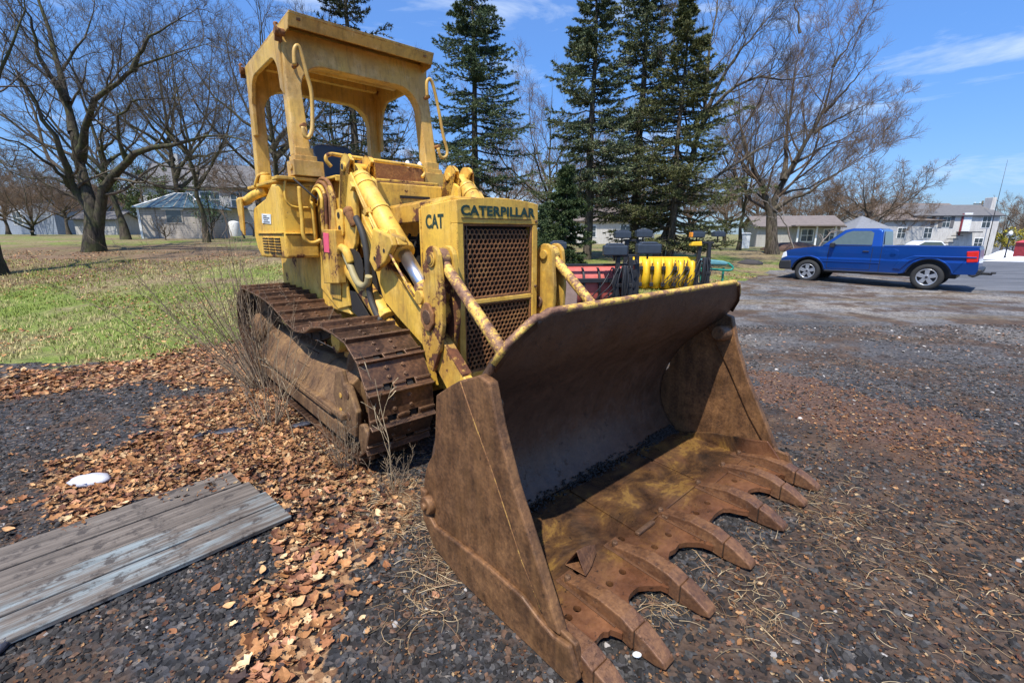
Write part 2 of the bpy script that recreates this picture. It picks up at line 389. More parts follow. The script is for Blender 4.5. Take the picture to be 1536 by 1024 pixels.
for nm, z0, z1 in (('upper', 1.155, 1.655), ('lower', .62, 1.105)):
    V, Q = honeycomb(-.31, .31, z0, z1, -.105)
    o = npmesh('grille_mesh', V, Q, m_mesh, guard)
    b = MB()
    for (c, d) in [((0, -.11, z0-.004), (.65, .02, .022)), ((0, -.11, z1+.004), (.65, .02, .018)), ((-.316, -.11, (z0+z1)/2), (.016, .02, z1-z0)), ((.316, -.11, (z0+z1)/2), (.016, .02, z1-z0))]: b.box(c, d)
    P(b, 'grille_frame', m_mesh, .003, guard)

def text(s, size, name, parent, M, sx=1., bold=.012, ext=.0015):
    cu = bpy.data.curves.new(name, 'FONT'); cu.body = s; cu.size = size; cu.extrude = ext; cu.offset = bold*size; cu.align_x = 'LEFT'; cu.resolution_u = 3; cu.space_character = 1.05
    o = bpy.data.objects.new(name, cu); COL.objects.link(o); bpy.context.view_layer.update()
    me = bpy.data.meshes.new_from_object(o.evaluated_get(bpy.context.evaluated_depsgraph_get())); bpy.data.objects.remove(o)
    o = bpy.data.objects.new(name, me); COL.objects.link(o); me.materials.clear(); me.materials.append(m_green); o.parent = parent
    o.matrix_local = M @ Matrix.Diagonal((sx, 1, 1, 1)); return o
Mf = Matrix.Translation((-.345, -.1325, 1.722)) @ Matrix.Rotation(rad(90), 4, 'X')
t = text('CATERPILLAR', .088, 'lettering', guard, Mf, 1.0, .034)
w_ = max(v.co.x for v in t.data.vertices); t.matrix_local = Mf @ Matrix.Diagonal((.682/w_, 1, 1, 1))
Ms = Matrix.Translation((-W-.001, .262, 1.640)) @ Matrix.Rotation(rad(-90), 4, 'Z') @ Matrix.Rotation(rad(90), 4, 'X')
t = text('CAT', .128, 'lettering', guard, Ms, 1.0, .034); w_ = max(v.co.x for v in t.data.vertices); t.matrix_local = Ms @ Matrix.Diagonal((.235/w_, 1, 1, 1))

# ---- hood and cowl
b = MB()
b.prism([(.0, 1.825), (.98, 1.79), (.98, 1.815), (.0, 1.85)], 'x', -.34, .34)
for s in (-1, 1): b.prism([(.02, 1.835), (.98, 1.80), (.98, 1.665), (.36, 1.685), (.36, 1.76), (.02, 1.775)], 'x', s*.36, s*.34)
hood = P(b, 'hood', m_yel_worn, .012, seg=3)
b = MB()
b.box((-.02, 1.27, 1.925), (.68, .34, .20)); b.box((0, 1.72, 2.085), (1.06, .5, .03)); b.box((0, 1.48, 2.07), (1.06, .02, .05))
b.box((.0, 1.75, 1.75), (.9, .4, .65))
cowl = P(b, 'cowl', m_yel, .01)
P(MB().box((.03, 1.094, 1.915), (.3, .012, .022)).box((.03, 1.45, 2.045), (.66, .02, .035)), 'cowl_slot', m_dark, 0, cowl)
b = MB(); b.box((.10, 1.47, 2.05), (.72, .05, .05)); b.box((.18, 1.80, 2.20), (.62, .22, .19)); b.prism([(1.3, 2.03), (1.5, 2.03), (1.5, 2.07), (1.3, 2.04)], 'x', -.25, .42)
dash = P(b, 'dashboard', m_mesh, .02)
for i, (x, kk) in enumerate([(.30, m_white), (.38, m_hose), (.44, m_white)]):
    lv = MB().tube([(x, 1.72, 2.12), (x+.01, 1.70, 2.27)], .01, 6)
    lv = P(lv, 'control_lever', m_hose, 0, dash); P(MB().sphere((x+.01, 1.70, 2.285), .026, 10, 8, (1, 1, 1.5)), 'knob', kk, 0, lv)
pts = [ony(x, y, 1.55) for x, y in [(497, 250), (490, 242), (489, 236), (492, 232.5), (500, 231.5), (522, 235), (575, 242.5), (628, 250), (635, 254), (637, 260), (633, 266)]]
P(MB().tube(catmull(pts, 4), .017, 10), 'handrail', m_yel, 0)
# seat
b = MB()
b.prism(roundrect(-.38, .06, 2.08, 2.50, .10, 6), 'y', 2.40, 2.50)
b.box((-.16, 2.2, 2.05), (.44, .42, .12))
P(b, 'operator_seat', m_seat, .03, seg=3)
b = MB().prism([(.05, 2.05), (.34, 2.05), (.33, 2.24), (.2, 2.33), (.08, 2.34)], 'y', 2.3, 2.36)
P(b, 'side_seat_panel', m_yel, .01)

# ---- platform boxes above the tracks (near one with louvres)
for s in (-1, 1):
    b = MB()
    x0, x1 = s*.60, s*.905
    # upper box, chamfered front upper edge
    poly = [(1.83, 1.66), (1.80, 2.02), (1.90, 2.06), (2.70, 2.06), (2.88, 1.96), (2.92, 1.62), (2.70, 1.42), (1.86, 1.36)]
    b.prism([(1.82, 1.38), (1.82, 2.02), (2.05, 2.04), (2.30, 1.93), (2.80, 1.86), (2.90, 1.62), (2.82, 1.44), (2.70, 1.36)], 'x', x0, x1)
    o = P(b, 'fender_box', m_yel, .022, seg=3)
    b = MB(); b.box((s*.72, 1.84, 2.075), (.42, .16, .03)); b.box((s*.70, 2.45, 2.07), (.38, 1.1, .03)); b.box((s*.52, 1.78, 2.05), (.12, .1, .09))
    P(b, 'deck_plate', m_yel, .006, o)
    P(MB().box((s*.75, 1.81, 1.60), (.29, .03, .012)).box((s*.908, 2.26, 1.605), (.02, .86, .012)), 'box_flange', m_yel, .003, o)
    P(MB().box((s*.9065, 2.3, 1.59), (.008, .82, .006)).box((s*.75, 1.8165, 1.59), (.28, .006, .006)), 'box_seam', m_dark, 0, o)
    for r_ in range(6):
        for c_ in range(3):
            b = MB().box((s*.908, 2.04+c_*.21, 1.42+r_*.026), (.012, .17, .010), (0, 0, 0)); P(b, 'louvre_slot', m_dark, 0, o)
            P(MB().prism([(.0, .0), (.008, .0), (.0, .012)], 'x', 0, .001) if False else MB().box((s*.911, 2.04+c_*.21, 1.431+r_*.026), (.014, .175, .006)), 'louvre_blade', m_yel, .002, o)
    # lower fender in front of louvres
    if s < 0:
        dp = P(MB().prism([onx(a, c, -.907)[1:] for a, c in [(393, 320.5), (406.5, 321.5), (407, 336), (394, 334.5)]], 'x', -.9065, -.911), 'data_plate', m_white, 0, o)
        for q, (a0, a1) in enumerate([(395, 400), (395, 404), (396, 402), (395.5, 404.5)]): P(MB().prism([onx(a, c, -.911)[1:] for a, c in [(a0, 323.3+3*q), (a1, 323.5+3*q), (a1, 325+3*q), (a0, 324.8+3*q)]], 'x', -.911, -.9125), 'plate_marking', m_dark, 0, dp)
        # curved support strap and tie rod on the front face
        P(MB().tube(catmull([ony(x, y, 1.79) for x, y in [(428, 268), (427, 290), (432, 305), (445, 311), (470, 311), (474, 306)]], 4), .010, 8), 'guard_strap', m_yel, 0, o)
        P(MB().tube(catmull([ony(x, y, 1.70) for x, y in [(449, 280), (450, 300), (453, 325), (455, 352), (462, 363), (472, 364), (481, 360)]], 5), .018, 10), 'step_handle', m_yel, 0, o)
        P(MB().tube([ony(438, 266, 1.78), ony(474, 298, 1.5)], .009, 6), 'tie_rod', m_dark, 0, o)
# rear-left lever flap and hydraulic elbow by the louvred box
b = MB().tube(catmull([(-.80, 2.62, 2.03), (-.90, 2.72, 1.98), (-.95, 2.85, 1.93), (-.97, 3.0, 1.93)], 5), .045, 12)
flap = P(b, 'filler_elbow', m_yel, 0)
P(MB().prism([(2.78, 1.95), (3.02, 1.95), (3.0, 1.64), (2.86, 1.58)], 'x', -.99, -1.01), 'hanging_flap', m_yel, .006, flap)
P(MB().cyl((-.80, 2.62, 2.07), (-.80, 2.62, 2.17), .07, .06, 14).cyl((-.80, 2.62, 2.17), (-.80, 2.62, 2.20), .045, .045, 12), 'filler_cap', m_yel_worn, .006)
for j in range(3): P(MB().tube(catmull([(-.9+.04*j, 2.65, 2.06), (-.86, 2.6+.02*j, 2.17), (-.75, 2.6, 2.16-.03*j), (-.70, 2.66, 2.07)], 5), .012, 6), 'cable_coil', m_yel_worn, 0)

# ---- rollover canopy
def shear(mb, z0=2.2, k=.12):
    mb.v = [(x, y+(z-z0)*k, z) for x, y, z in mb.v]; return mb
def portal(y0, y1, x_out, x_in, z0, ztop, zin, r, k):
    b = MB()
    inner = arc(x_in-r, zin-r, r, 0, 90, 8)
    b.prism([(x_in, z0), (x_out, z0), (x_out-.03, ztop), (-x_out+.03, ztop), (-x_out, z0), (-x_in, z0)]+[(-x, z) for x, z in inner]+inner[::-1], 'y', y0, y1)
    return shear(b, 2.2, k)
canopy_front = P(portal(1.80, 1.93, .745, .60, 2.28, 3.33, 3.075, .23, .14), 'front_post_frame', m_rops, .012, seg=3)
canopy_rear = P(portal(3.13, 3.25, .745, .60, 2.0, 3.33, 3.12, .25, -.03), 'rear_post_frame', m_rops, .012, seg=3)
b = MB()
b.prism([(1.74, 3.375), (3.26, 3.33), (3.26, 3.35), (1.74, 3.395)], 'x', -.70, .70)
b.prism([(1.735, 3.397), (1.75, 3.397), (1.80, 3.295), (1.785, 3.295)], 'x', -.70, .70)
for s in (-1, 1): b.prism([(1.76, 3.39), (3.26, 3.345), (3.26, 3.22), (2.2, 3.235), (1.80, 3.275)], 'x', s*.70, s*.688)
b.box((0, 3.255, 3.28), (1.4, .02, .12))
roof = P(b, 'canopy_roof', m_rops, .008)
b = MB(); b.cyl((-.6, 2.42, 3.22), (.6, 2.42, 3.22), .055, n=12); b.box((0, 2.9, 3.27), (1.2, .08, .06)); b.box((.12, 2.32, 3.30), (.5, .1, .02))
P(b, 'roof_stiffener', m_rops, .004, roof)
P(MB().prism([(-.1, 3.24), (.28, 3.24), (.22, 3.205), (-.05, 3.21)], 'y', 2.28, 2.36), 'roof_vent', m_dark, 0, roof)
for s in (-1, 1):
    b = MB()
    b.prism([(1.96, 3.30), (3.14, 3.30), (3.14, 2.62), (3.05, 2.62), (3.03, 2.92)]+arc(2.80, 2.95, .20, 10, 90, 6)+arc(2.25, 2.95, .20, 90, 170, 6)+[(2.04, 2.86), (1.96, 2.80)], 'x', s*.74, s*.70)
    P(b, 'side_gusset', m_rops, .008)
    b = MB().tube(catmull([ony(x, y, 1.76) for x, y in ([(442, 98), (441, 80), (443, 71), (448, 70), (454, 87), (461, 115), (467, 138), (468.5, 170), (468, 194), (463, 206), (457, 204), (454, 190)] if s < 0 else [(641, 146), (640, 127), (642, 120), (646, 120), (651, 133), (658, 165), (665, 204), (671, 227), (668, 236), (661, 235), (657, 222)])], 4), .017, 10)
    P(b, 'grab_handle', m_rops, 0)
    for (q, w) in ((443, 98), (455, 188)) if s < 0 else ((641, 146), (657, 220)):
        p = ony(q, w, 1.80); P(MB().cyl((p[0], p[1]-.03, p[2]), (p[0], p[1]+.05, p[2]), .02, .02, 10), 'handle_lug', m_mesh, .003)
    # post foot
    b = MB(); b.box((s*.665, 1.84, 2.25), (.19, .17, .05)); b.box((s*.655, 1.83, 2.165), (.26, .20, .13)); b.box((s*.665, 1.86, 2.31), (.155, .15, .07)); b.cyl((s*.79, 1.8, 2.17), (s*.80, 1.8, 2.17), .03, n=10)
    P(b, 'post_foot', m_rops, .01)
    P(MB().box((s*.67, 3.18, 2.07), (.2, .18, .12)), 'rear_post_foot', m_rops, .01)
for y, r in ((1.90, .03), (3.18, .035)):
    P(MB().cyl((-.70, y, 3.27), (-.78, y, 3.27), r, r, 10).box((-.74, y+.03, 3.25), (.06, .02, .09), (.5, 0, 0)).tube(catmull([(-.76, y-.03, 3.32), (-.79, y-.06, 3.30), (-.77, y-.07, 3.25)], 4), .012, 6), 'lamp_bracket', m_mesh, .003)
for x in (-.62, .60): P(MB().box((x, 1.755, 3.35), (.03, .012, .02)), 'roof_clip', m_mesh, .002)

# ---- loader tower plates, levers, arms, cylinders on both sides
for s in (-1, 1):
    def X(a, b_): return (s*a, s*b_)
    tower = MB()
    rear = [(2.0, 1.12), (1.85, 1.85), (1.62, 2.0), (1.38, 1.95), (1.33, 1.62), (1.28, 1.30), (1.22, .98), (1.5, .92)]
    tower.prism(rear, 'x', *X(.60, .575))
    for zz, yy in ((1.86, 1.60), (1.5, 1.58)): pass
    tw = P(tower, 'tower_plate', m_yel, .008)
    if s < 0:
        P(MB().prism([onx(px_, py_, -.672)[1:] for px_, py_ in [(485, 349), (493, 350), (494.5, 379), (487, 378)]], 'x', -.672, -.676), 'tape_strip', m_pink, 0, tw); P(MB().prism([onx(px_, py_, -.67)[1:] for px_, py_ in [(482, 344), (503, 345), (508, 425), (486, 425)]], 'x', -.60, -.671), 'hose_guard', m_yel_worn, .006, tw)
        tq = onz_(455, 436, 1.005); P(MB().prism([(tq[0]+.075*math.cos(a), tq[1]+.022*math.sin(a)) for a in np.linspace(0, 6.0, 12)], 'z', 1.003, 1.010), 'track_tag', plain('blue_grey_tag', (.10, .16, .22), .5), 0, tw)
        P(MB().prism([(1.42, 1.36), (1.62, 1.34), (1.72, 1.12), (1.60, 1.02), (1.38, 1.02), (1.34, 1.2)], 'x', -.602, -.612), 'access_cover', m_yel_worn, .003, tw)
    # arched control linkage straps
    for j, (mm, rr, xx) in enumerate([(m_mesh, .20, .622), (m_yel_worn, .165, .645), (m_yel, .13, .665), (m_mesh, .235, .60)]):
        pts = [(1.60+rr, 1.50)]+[(1.60+rr*math.cos(rad(a)), 1.86+rr*.9*math.sin(rad(a))) for a in range(0, 181, 20)]+[(1.60-rr*.8, 1.62), (1.55-rr*.2, 1.45)]
        b = MB().tube([(s*xx, y, z) for y, z in catmull(pts, 3)], .017, 6); P(b, 'linkage_strap', mm, 0)
    P(MB().cyl((s*.60, 1.58, 1.50), (s*.66, 1.58, 1.50), .06, .05, 16), 'linkage_boss', m_mesh, .005)
    P(MB().prism([(1.30, 1.2), (1.45, 1.25), (1.50, 1.95), (1.40, 2.0), (1.32, 1.9)], 'x', *X(.63, .60)), 'tower_rib', m_yel_worn, .006)
    # front tower ears carrying tilt cylinder
    ear = [(1.21, 2.04)]+arc(1.07, 2.11, .10, 150, 15, 7)+[(.945, 2.02), (.93, 1.86), (.945, 1.66), (1.0, 1.52), (1.10, 1.42), (1.24, 1.30), (1.42, 1.2), (1.42, 1.5), (1.32, 1.66), (1.27, 1.90)]
    for a in ((.60, .565), (.43, .395)):
        P(MB().prism(ear, 'x', *X(*a)), 'tower_ear', m_yel, .008)
    ep = P(MB().cyl((s*.615, 1.10, 2.12), (s*.38, 1.10, 2.12), .036, n=16), 'ear_pin', m_yel, .004); P(MB().cyl((s*.6155, 1.10, 2.12), (s*.618, 1.10, 2.12), .022, n=14), 'pin_hole', m_dark, 0, ep)
    P(MB().prism(roundrect(1.18, 1.32, 1.58, 1.80, .04), 'x', *X(.60, .618)), 'ear_pad', m_yel, .004)
    for z in (1.64, 1.75): P(MB().cyl((s*.617, 1.25, z), (s*.622, 1.25, z), .026, n=12), 'pad_hole', m_dark, 0)
    # lift arm
    arm = [(1.32, 1.80), (1.26, 1.94), (1.08, 1.96), (.90, 1.70), (.5, 1.335), (.05, 1.05), (-.17, .90), (-.40, .71), (-.72, .50), (-.86, .40), (-.88, .27), (-.76, .20), (-.50, .30), (-.2, .58), (.03, .80), (.44, .98), (.66, 1.09), (.76, 1.30), (.92, 1.45), (1.20, 1.60)]
    a_ = P(MB().prism(arm, 'x', *X(.550, .482)), 'lift_arm', m_yel, .01)
    # top flange strip on the arm
    P(MB().prism([(.93, 1.675), (.5, 1.35), (.05, 1.065), (-.17, .915), (-.40, .725), (-.40, .705), (-.17, .895), (.05, 1.045), (.5, 1.33), (.93, 1.655)], 'x', *X(.553, .479)), 'arm_flange', m_yel_worn, .003, a_)
    P(MB().cyl((s*.57, 1.16, 1.84), (s*.44, 1.16, 1.84), .07, n=18), 'arm_pivot', m_bolt, .006, a_)
    # lever (bell crank): two plates
    lev = arc(-.13, 1.44, .075, -10, 190, 9)+[(-.235, 1.40), (-.27, 1.20), (-.255, 1.0), (-.22, .85), (-.12, .68), (-.05, .70), (.03, .86), (.035, 1.10), (-.02, 1.32)]
    lev = [(.0-.02, 1.40)]+arc(-.14, 1.44, .085, 0, 180, 9)+[(-.25, 1.20), (-.24, 1.02), (-.19, .85), (-.10, .68), (-.04, .70), (.03, .86), (.025, 1.10), (-.03, 1.30)]
    lever = None
    for a in ((.588, .555), (.475, .44)):
        o = P(MB().prism(lev, 'x', *X(*a)), 'tilt_lever', m_yel_worn, .007)
        lever = lever or o
    P(MB().cyl((s*.605, -.14, 1.44), (s*.42, -.14, 1.44), .036, n=16).cyl((s*.600, -.14, 1.44), (s*.586, -.14, 1.44), .050, n=18), 'lever_pin', m_yel_worn, .004); P(MB().cyl((s*.6055, -.14, 1.44), (s*.609, -.14, 1.44), .024, n=14), 'pin_core', m_bolt, .002)
    P(MB().cyl((s*.42, -.08, 1.06), (s*.612, -.08, 1.06), .05, n=18), 'pivot_pin', m_bolt, .005)
    P(MB().prism([(-.08+.085*math.cos(rad(t)), 1.06+.10*math.sin(rad(t))) for t in (20, 75, 105, 160, 200, 255, 285, 340)], 'x', *X(.608, .588)), 'pivot_cap', m_mesh, .008)
    P(MB().cyl((s*.556, -.10, 1.08), (s*.475, -.10, 1.08), .085, n=20), 'pivot_hub', m_yel, .006)
    # tilt link rod from lever head down to the bucket
    q0, q1 = Vector((s*.515, -.15, 1.43)), Vector((s*.515, -.935, .79))
    P(MB().cyl(q0, q1, .036, .040, 14).cyl((s*.545, -.14, 1.44), (s*.485, -.14, 1.44), .07, n=18), 'tilt_link', m_lip, .003)
    # tilt cylinder + rod
    p0, p1 = Vector((s*.515, 1.08, 2.10)), Vector((s*.515, .0, 1.16)); d = (p1-p0).normalized()
    e0, e1 = p0+d*.10, p0+d*.93
    b = MB().cyl(p0, p0+d*.13, .055, .065, 16).cyl(e0, e1, .078, .078, 22).cyl(e1, e1+d*.05, .087, .083, 22).cyl(e0+d*.02, e0+d*.05, .083, .083, 22)
    tc = P(b, 'tilt_cylinder', m_yel, .006)
    P(MB().cyl(e1+d*.05, p1, .050, n=20), 'piston_rod', m_chrome, 0, tc)
    P(MB().cyl(p1-d*.14, p1, .062, n=14).cyl(p1-d*.03+Vector((s*.09, 0, 0)), p1-d*.03-Vector((s*.09, 0, 0)), .05, n=14), 'rod_end', m_yel_worn, .005, tc)
    for dz in (.0, .035):
        P(MB().tube(catmull([e0+d*.06+Vector((s*.08, .02, .06+dz*.2)), e0+d*.3+Vector((s*(.097), 0, .03-dz)), e0+d*.62+Vector((s*.10, 0, -.01-dz)), e1+Vector((s*.10, 0, -.02-dz))], 5), .011, 6), 'hydraulic_pipe', m_yel, 0, tc)
    for tt in (.12, .42): 
        c = e0+d*tt; P(MB().cyl(c-d*.018, c+d*.018, .085, n=20).box(tuple(c+Vector((s*.10, 0, 0))), (.05, .05, .05), (-.67, 0, 0)), 'pipe_clamp', m_yel, .003, tc)
    c = e1+Vector((s*.07, .02, .09)); P(MB().box(tuple(c), (.05, .10, .06), (-.6, 0, 0)).cyl(tuple(c+Vector((s*.03, -.06, 0))), tuple(c+Vector((-s*.06, -.1, -.03))), .028, n=10), 'hose_fitting', m_yel_worn, .006, tc)
    # guard block under the cylinder end
    gb = MB().prism([(.56, 1.64), (.30, 1.58), (.27, 1.52), (.40, 1.40), (.58, 1.32), (.66, 1.40)], 'x', *X(.645, .60))
    gb.prism([(.56, 1.64), (.30, 1.58), (.27, 1.52), (.32, 1.52), (.53, 1.57)], 'x', *X(.60, .52))
    o = P(gb, 'stop_block', m_yel, .01)
    for q in ((.40, 1.48), (.56, 1.42)): P(MB().cyl((s*.6445, q[0], q[1]), (s*.647, q[0], q[1]), .016, n=10), 'bolt_hole', m_dark, 0, o)
    P(MB().tube([(s*.63, .34, 1.46), (s*.62, .18, 1.30), (s*.60, .08, 1.18)], .009, 6).cyl((s*.60, .05, 1.24), (s*.44, .05, 1.24), .03, n=10), 'linkage_rod', m_lip, 0)
    # lift cylinder below the arm
    p0, p1 = Vector((s*.53, 1.45, 1.42)), Vector((s*.53, .42, .80)); d = (p1-p0).normalized()
    P(MB().cyl(p0, p0+d*.95, .085, .085, 20).cyl(p0+d*.95, p1+d*.1, .04, .04, 12).cyl(p0+d*.9, p0+d*.96, .096, n=20), 'lift_cylinder', m_yel_worn, .006)
    P(MB().box((s*.50, 1.0, 1.15), (.02, .8, .5)), 'arm_void_shade', m_dark, 0)  # dark sheet standing in for the shaded void between tower and arm
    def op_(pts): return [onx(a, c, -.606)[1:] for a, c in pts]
    P(MB().prism(op_([(517, 379), (522, 373), (530, 373), (538, 380), (543, 392), (545, 408), (544, 424), (538, 431), (530, 424), (522, 408), (517, 393)]), 'x', *X(.600, .6065)), 'hose_opening_shade', m_dark, 0)  # flat dark patch painted as the shade inside the hose opening
    P(MB().prism(op_([(523, 436), (531, 438), (541, 455), (552, 474), (556, 482), (540, 480), (527, 466)]), 'x', *X(.590, .598)), 'lower_opening_shade', m_dark, 0)  # second dark patch, shade of the void above the lift cylinder
    # hoses
    P(MB().tube(catmull([onx(px, py, s*.63) if s < 0 else (.63, *onx(px, py, -.63)[1:]) for px, py in [(517, 374), (520, 387), (526, 400), (531, 413), (537, 424), (545, 429), (551, 425), (553, 414)]], 5), .028, 10), 'hydraulic_hose', m_hosew, 0)
    P(MB().tube(catmull([(s*.61, *onx(px, py, -.61)[1:]) for px, py in [(534, 326), (544, 350), (551, 385), (553, 420), (556, 447), (563, 466), (571, 482)]], 5), .026, 8), 'black_hose', m_hose, 0)
    P(MB().cyl((s*.62, 1.02, 1.76), (s*.60, .98, 1.66), .04, .03, 12).sphere((s*.62, 1.03, 1.77), .045), 'hose_coupling', m_mesh, .003)
    P(MB().tube(catmull([(s*.60, 1.32, 1.40), (s*.63, 1.22, 1.48), (s*.64, 1.10, 1.46), (s*.62, 1.06, 1.36)], 4), .035, 8), 'hose_collar', m_yel, 0)
    # inner frame rail ahead of the hull, behind the lever
    P(MB().prism([(-.05, .50), (.34, .45), (.34, 1.0), (.0, 1.1), (-.09, .9)], 'x', *X(.44, .38)), 'frame_rail', m_yel_worn, .01)

# ---- tracks
def track_path():
    top = catmull([(.33, .93), (.60, .95), (.78, .935), (.98, .86), (1.25, .82), (1.5, .85), (1.8, .93), (2.2, .99), (2.7, 1.01), (3.05, 1.02)], 6)
    p = [(3.05-.1*i, .05) for i in range(28)]+arc(.33, .49, .44, -90, -270, 16)[0:]+top[1:]+arc(3.05, .535, .485, 90, -90, 16)[1:-1]
    q = [np.array(a) for a in p]; out = [q[0]]
    for a in q[1:]:
        if np.linalg.norm(a-out[-1]) > 1e-3: out.append(a)
    return out
tp = track_path(); n_ = len(tp); seg = [np.linalg.norm(tp[(i+1) % n_]-tp[i]) for i in range(n_)]; tot = sum(seg); NS = int(round(tot/.215)); pitch = tot/NS
def at_s(s_):
    s_ = s_ % tot
    for i in range(n_):
        if s_ <= seg[i]: f = s_/max(seg[i], 1e-9); return tp[i]*(1-f)+tp[(i+1) % n_]*f
        s_ -= seg[i]
# shoe mesh: local frame u = along travel, v = across, w = outward
hw, hp = .235, pitch/2
pl = [(-hp*.98, -hw)]
pl += [(-hp*.98, -.115), (-hp*.55, -.115), (-hp*.55, -.045), (-hp*.98, -.045), (-hp*.98, .045), (-hp*.55, .045), (-hp*.55, .115), (-hp*.98, .115)]
pl += [(-hp*.98, hw), (hp*.98, hw), (hp*.98, -hw)]
b = MB(); b.prism(pl, 'z', -.014, .0)
for u, hh in ((-hp*.66, .016), (hp*.90, .034)):
    if u < -.03:
        for v0, v1 in ((-hw, -.118), (-.042, .042), (.118, hw)): b.box((u, (v0+v1)/2, hh/2-.002), (.016, v1-v0, hh+.004))
    elif u > .06: b.prism([(u-.012, -.001), (u+.014, -.001), (u+.007, hh), (u-.005, hh)], 'y', -hw, hw)
shoe_me = None
bb = b
for u, v in ((-.02, -.06), (-.02, .06), (.045, -.06), (.045, .06)): bb.cyl((u, v, 0), (u, v, .016), .014, .013, 6, smooth=False)
tmpl = b.build('track_shoe', m_shoe, None, .003)
for s in (-1, 1):
    cx = s*.825
    lk = MB()
    for i in range(NS):
        a_, c_ = at_s(i*pitch-hp), at_s(i*pitch+hp); mid = (a_+c_)/2; t = (c_-a_)/np.linalg.norm(c_-a_); nrm = np.array([t[1], -t[0]])
        if (np.array([1.7, .5])-mid)@nrm > 0: nrm = -nrm
        ang = math.atan2(t[1], t[0])
        for dx in (-.085, .085):
            cc = mid-nrm*.055; lk.box((cx+dx, cc[0], cc[1]), (.045, pitch*.98, .075), (ang, 0, 0))
        cc = a_-nrm*.055; lk.cyl((cx-.12, cc[0], cc[1]), (cx+.12, cc[0], cc[1]), .03, n=8)
    chain = P(lk, 'track', m_dark, .004)
    for i in range(NS):
        a_, c_ = at_s(i*pitch-hp), at_s(i*pitch+hp); mid = (a_+c_)/2; t = (c_-a_)/np.linalg.norm(c_-a_); nrm = np.array([t[1], -t[0]])
        if (np.array([1.7, .5])-mid)@nrm > 0: nrm = -nrm
        # columns: u->(0,t), v-> x , w-> nrm
        U = Vector((0, t[0], t[1])); Wv = Vector((0, nrm[0], nrm[1])); Vv = Wv.cross(U)
        jit = random.uniform(-.02, .02)
        Mx = Matrix(((U.x, Vv.x, Wv.x, cx), (U.y, Vv.y, Wv.y, mid[0]), (U.z, Vv.z, Wv.z, mid[1]), (0, 0, 0, 1))) @ Matrix.Rotation(jit, 4, 'Y')
        so = tmpl.copy(); so.name = 'track_shoe'; COL.objects.link(so); so.parent = chain; so.matrix_local = Mx
    # track roller frame
    fr = MB()
    for j, (ya, yb, dz_, dx_) in enumerate([(.46, 1.02, .0, .0), (1.0, 1.30, .012, .006), (1.26, 2.02, -.006, .0), (1.98, 2.72, .010, .004)]):
        fr.prism([(s*(1.03+dx_), .18), (s*(1.03+dx_), .35), (s*(.995+dx_), .41+dz_), (s*.93, .53+dz_), (s*.84, .60+dz_), (s*.72, .60+dz_), (s*.66, .5), (s*.66, .18)], 'y', ya, yb+.0007*j)
    fr.box((s*1.045, 1.6, .335), (.05, 2.5, .05)); fr.box((s*1.04, 1.6, .20), (.03, 2.45, .12))
    f0 = P(fr, 'roller_frame', m_tframe, .012)
    P(MB().prism([(s*.97, .475), (s*.88, .585), (s*.86, .58), (s*.95, .47)], 'y', 1.30, 1.62), 'torn_plate', m_tframe, .003, f0); P(MB().prism([(s*1.04, .36), (s*1.075, .33), (s*1.075, .30), (s*1.04, .30)], 'y', .55, 1.5), 'lower_rail', m_tframe, .006, f0)
    b = MB(); b.prism([(.22, .22), (.50, .20), (.58, .45), (.50, .64), (.40, .67), (.36, .58), (.28, .58), (.17, .42)], 'x', *((s*1.035, s*.99))); b.prism([(.06, .10), (.20, .08), (.26, .30), (.14, .34), (.03, .26)], 'x', *((s*1.01, s*.97)))
    o = P(b, 'idler_yoke', m_tframe, .012)
    for (yy, zz, rr) in ((.30, .52, .035), (.42, .48, .022), (.30, .36, .028), (.44, .36, .02)): P(MB().cyl((s*1.034, yy, zz), (s*1.042, yy, zz), rr, n=12), 'yoke_bolt', m_bolt if rr > .025 else m_yel_worn, .004, o)
    prof = [(-.06, 0), (-.06, .10), (-.03, .12), (-.03, .30), (-.06, .33), (-.06, .36), (.06, .36), (.06, .33), (.03, .30), (.03, .12), (.06, .10), (.06, 0)]
    P(MB().lathe(prof, (cx, .33, .49), 'x', 28), 'idler_wheel', m_tframe, .004)
    P(MB().lathe([(a, r*1.05) for a, r in prof], (cx, 3.05, .535), 'x', 28).lathe([(-.19, 0), (-.19, .16), (-.10, .20), (0, .2)], (cx, 3.05, .535), 'x', 20) if s > 0 else MB().lathe([(a, r*1.05) for a, r in prof], (cx, 3.05, .535), 'x', 28).lathe([(-.17, 0), (-.17, .13), (-.12, .18), (0, .2)], (cx, 3.05, .535), 'x', 20), 'drive_sprocket', m_tframe, .004)
    for yy in (.72, 2.05): P(MB().cyl((cx-.11, yy, .80 if yy < 1 else .83), (cx+.11, yy, .80 if yy < 1 else .83), .085, n=18).box((cx, yy, .72), (.06, .1, .12)), 'carrier_roller', m_yel_worn, .006)
    for k in range(5): P(MB().cyl((cx-.12, .72+.44*k, .21), (cx+.12, .72+.44*k, .21), .10, n=16), 'track_roller', m_dark, .01)
bpy.data.objects.remove(tmpl)
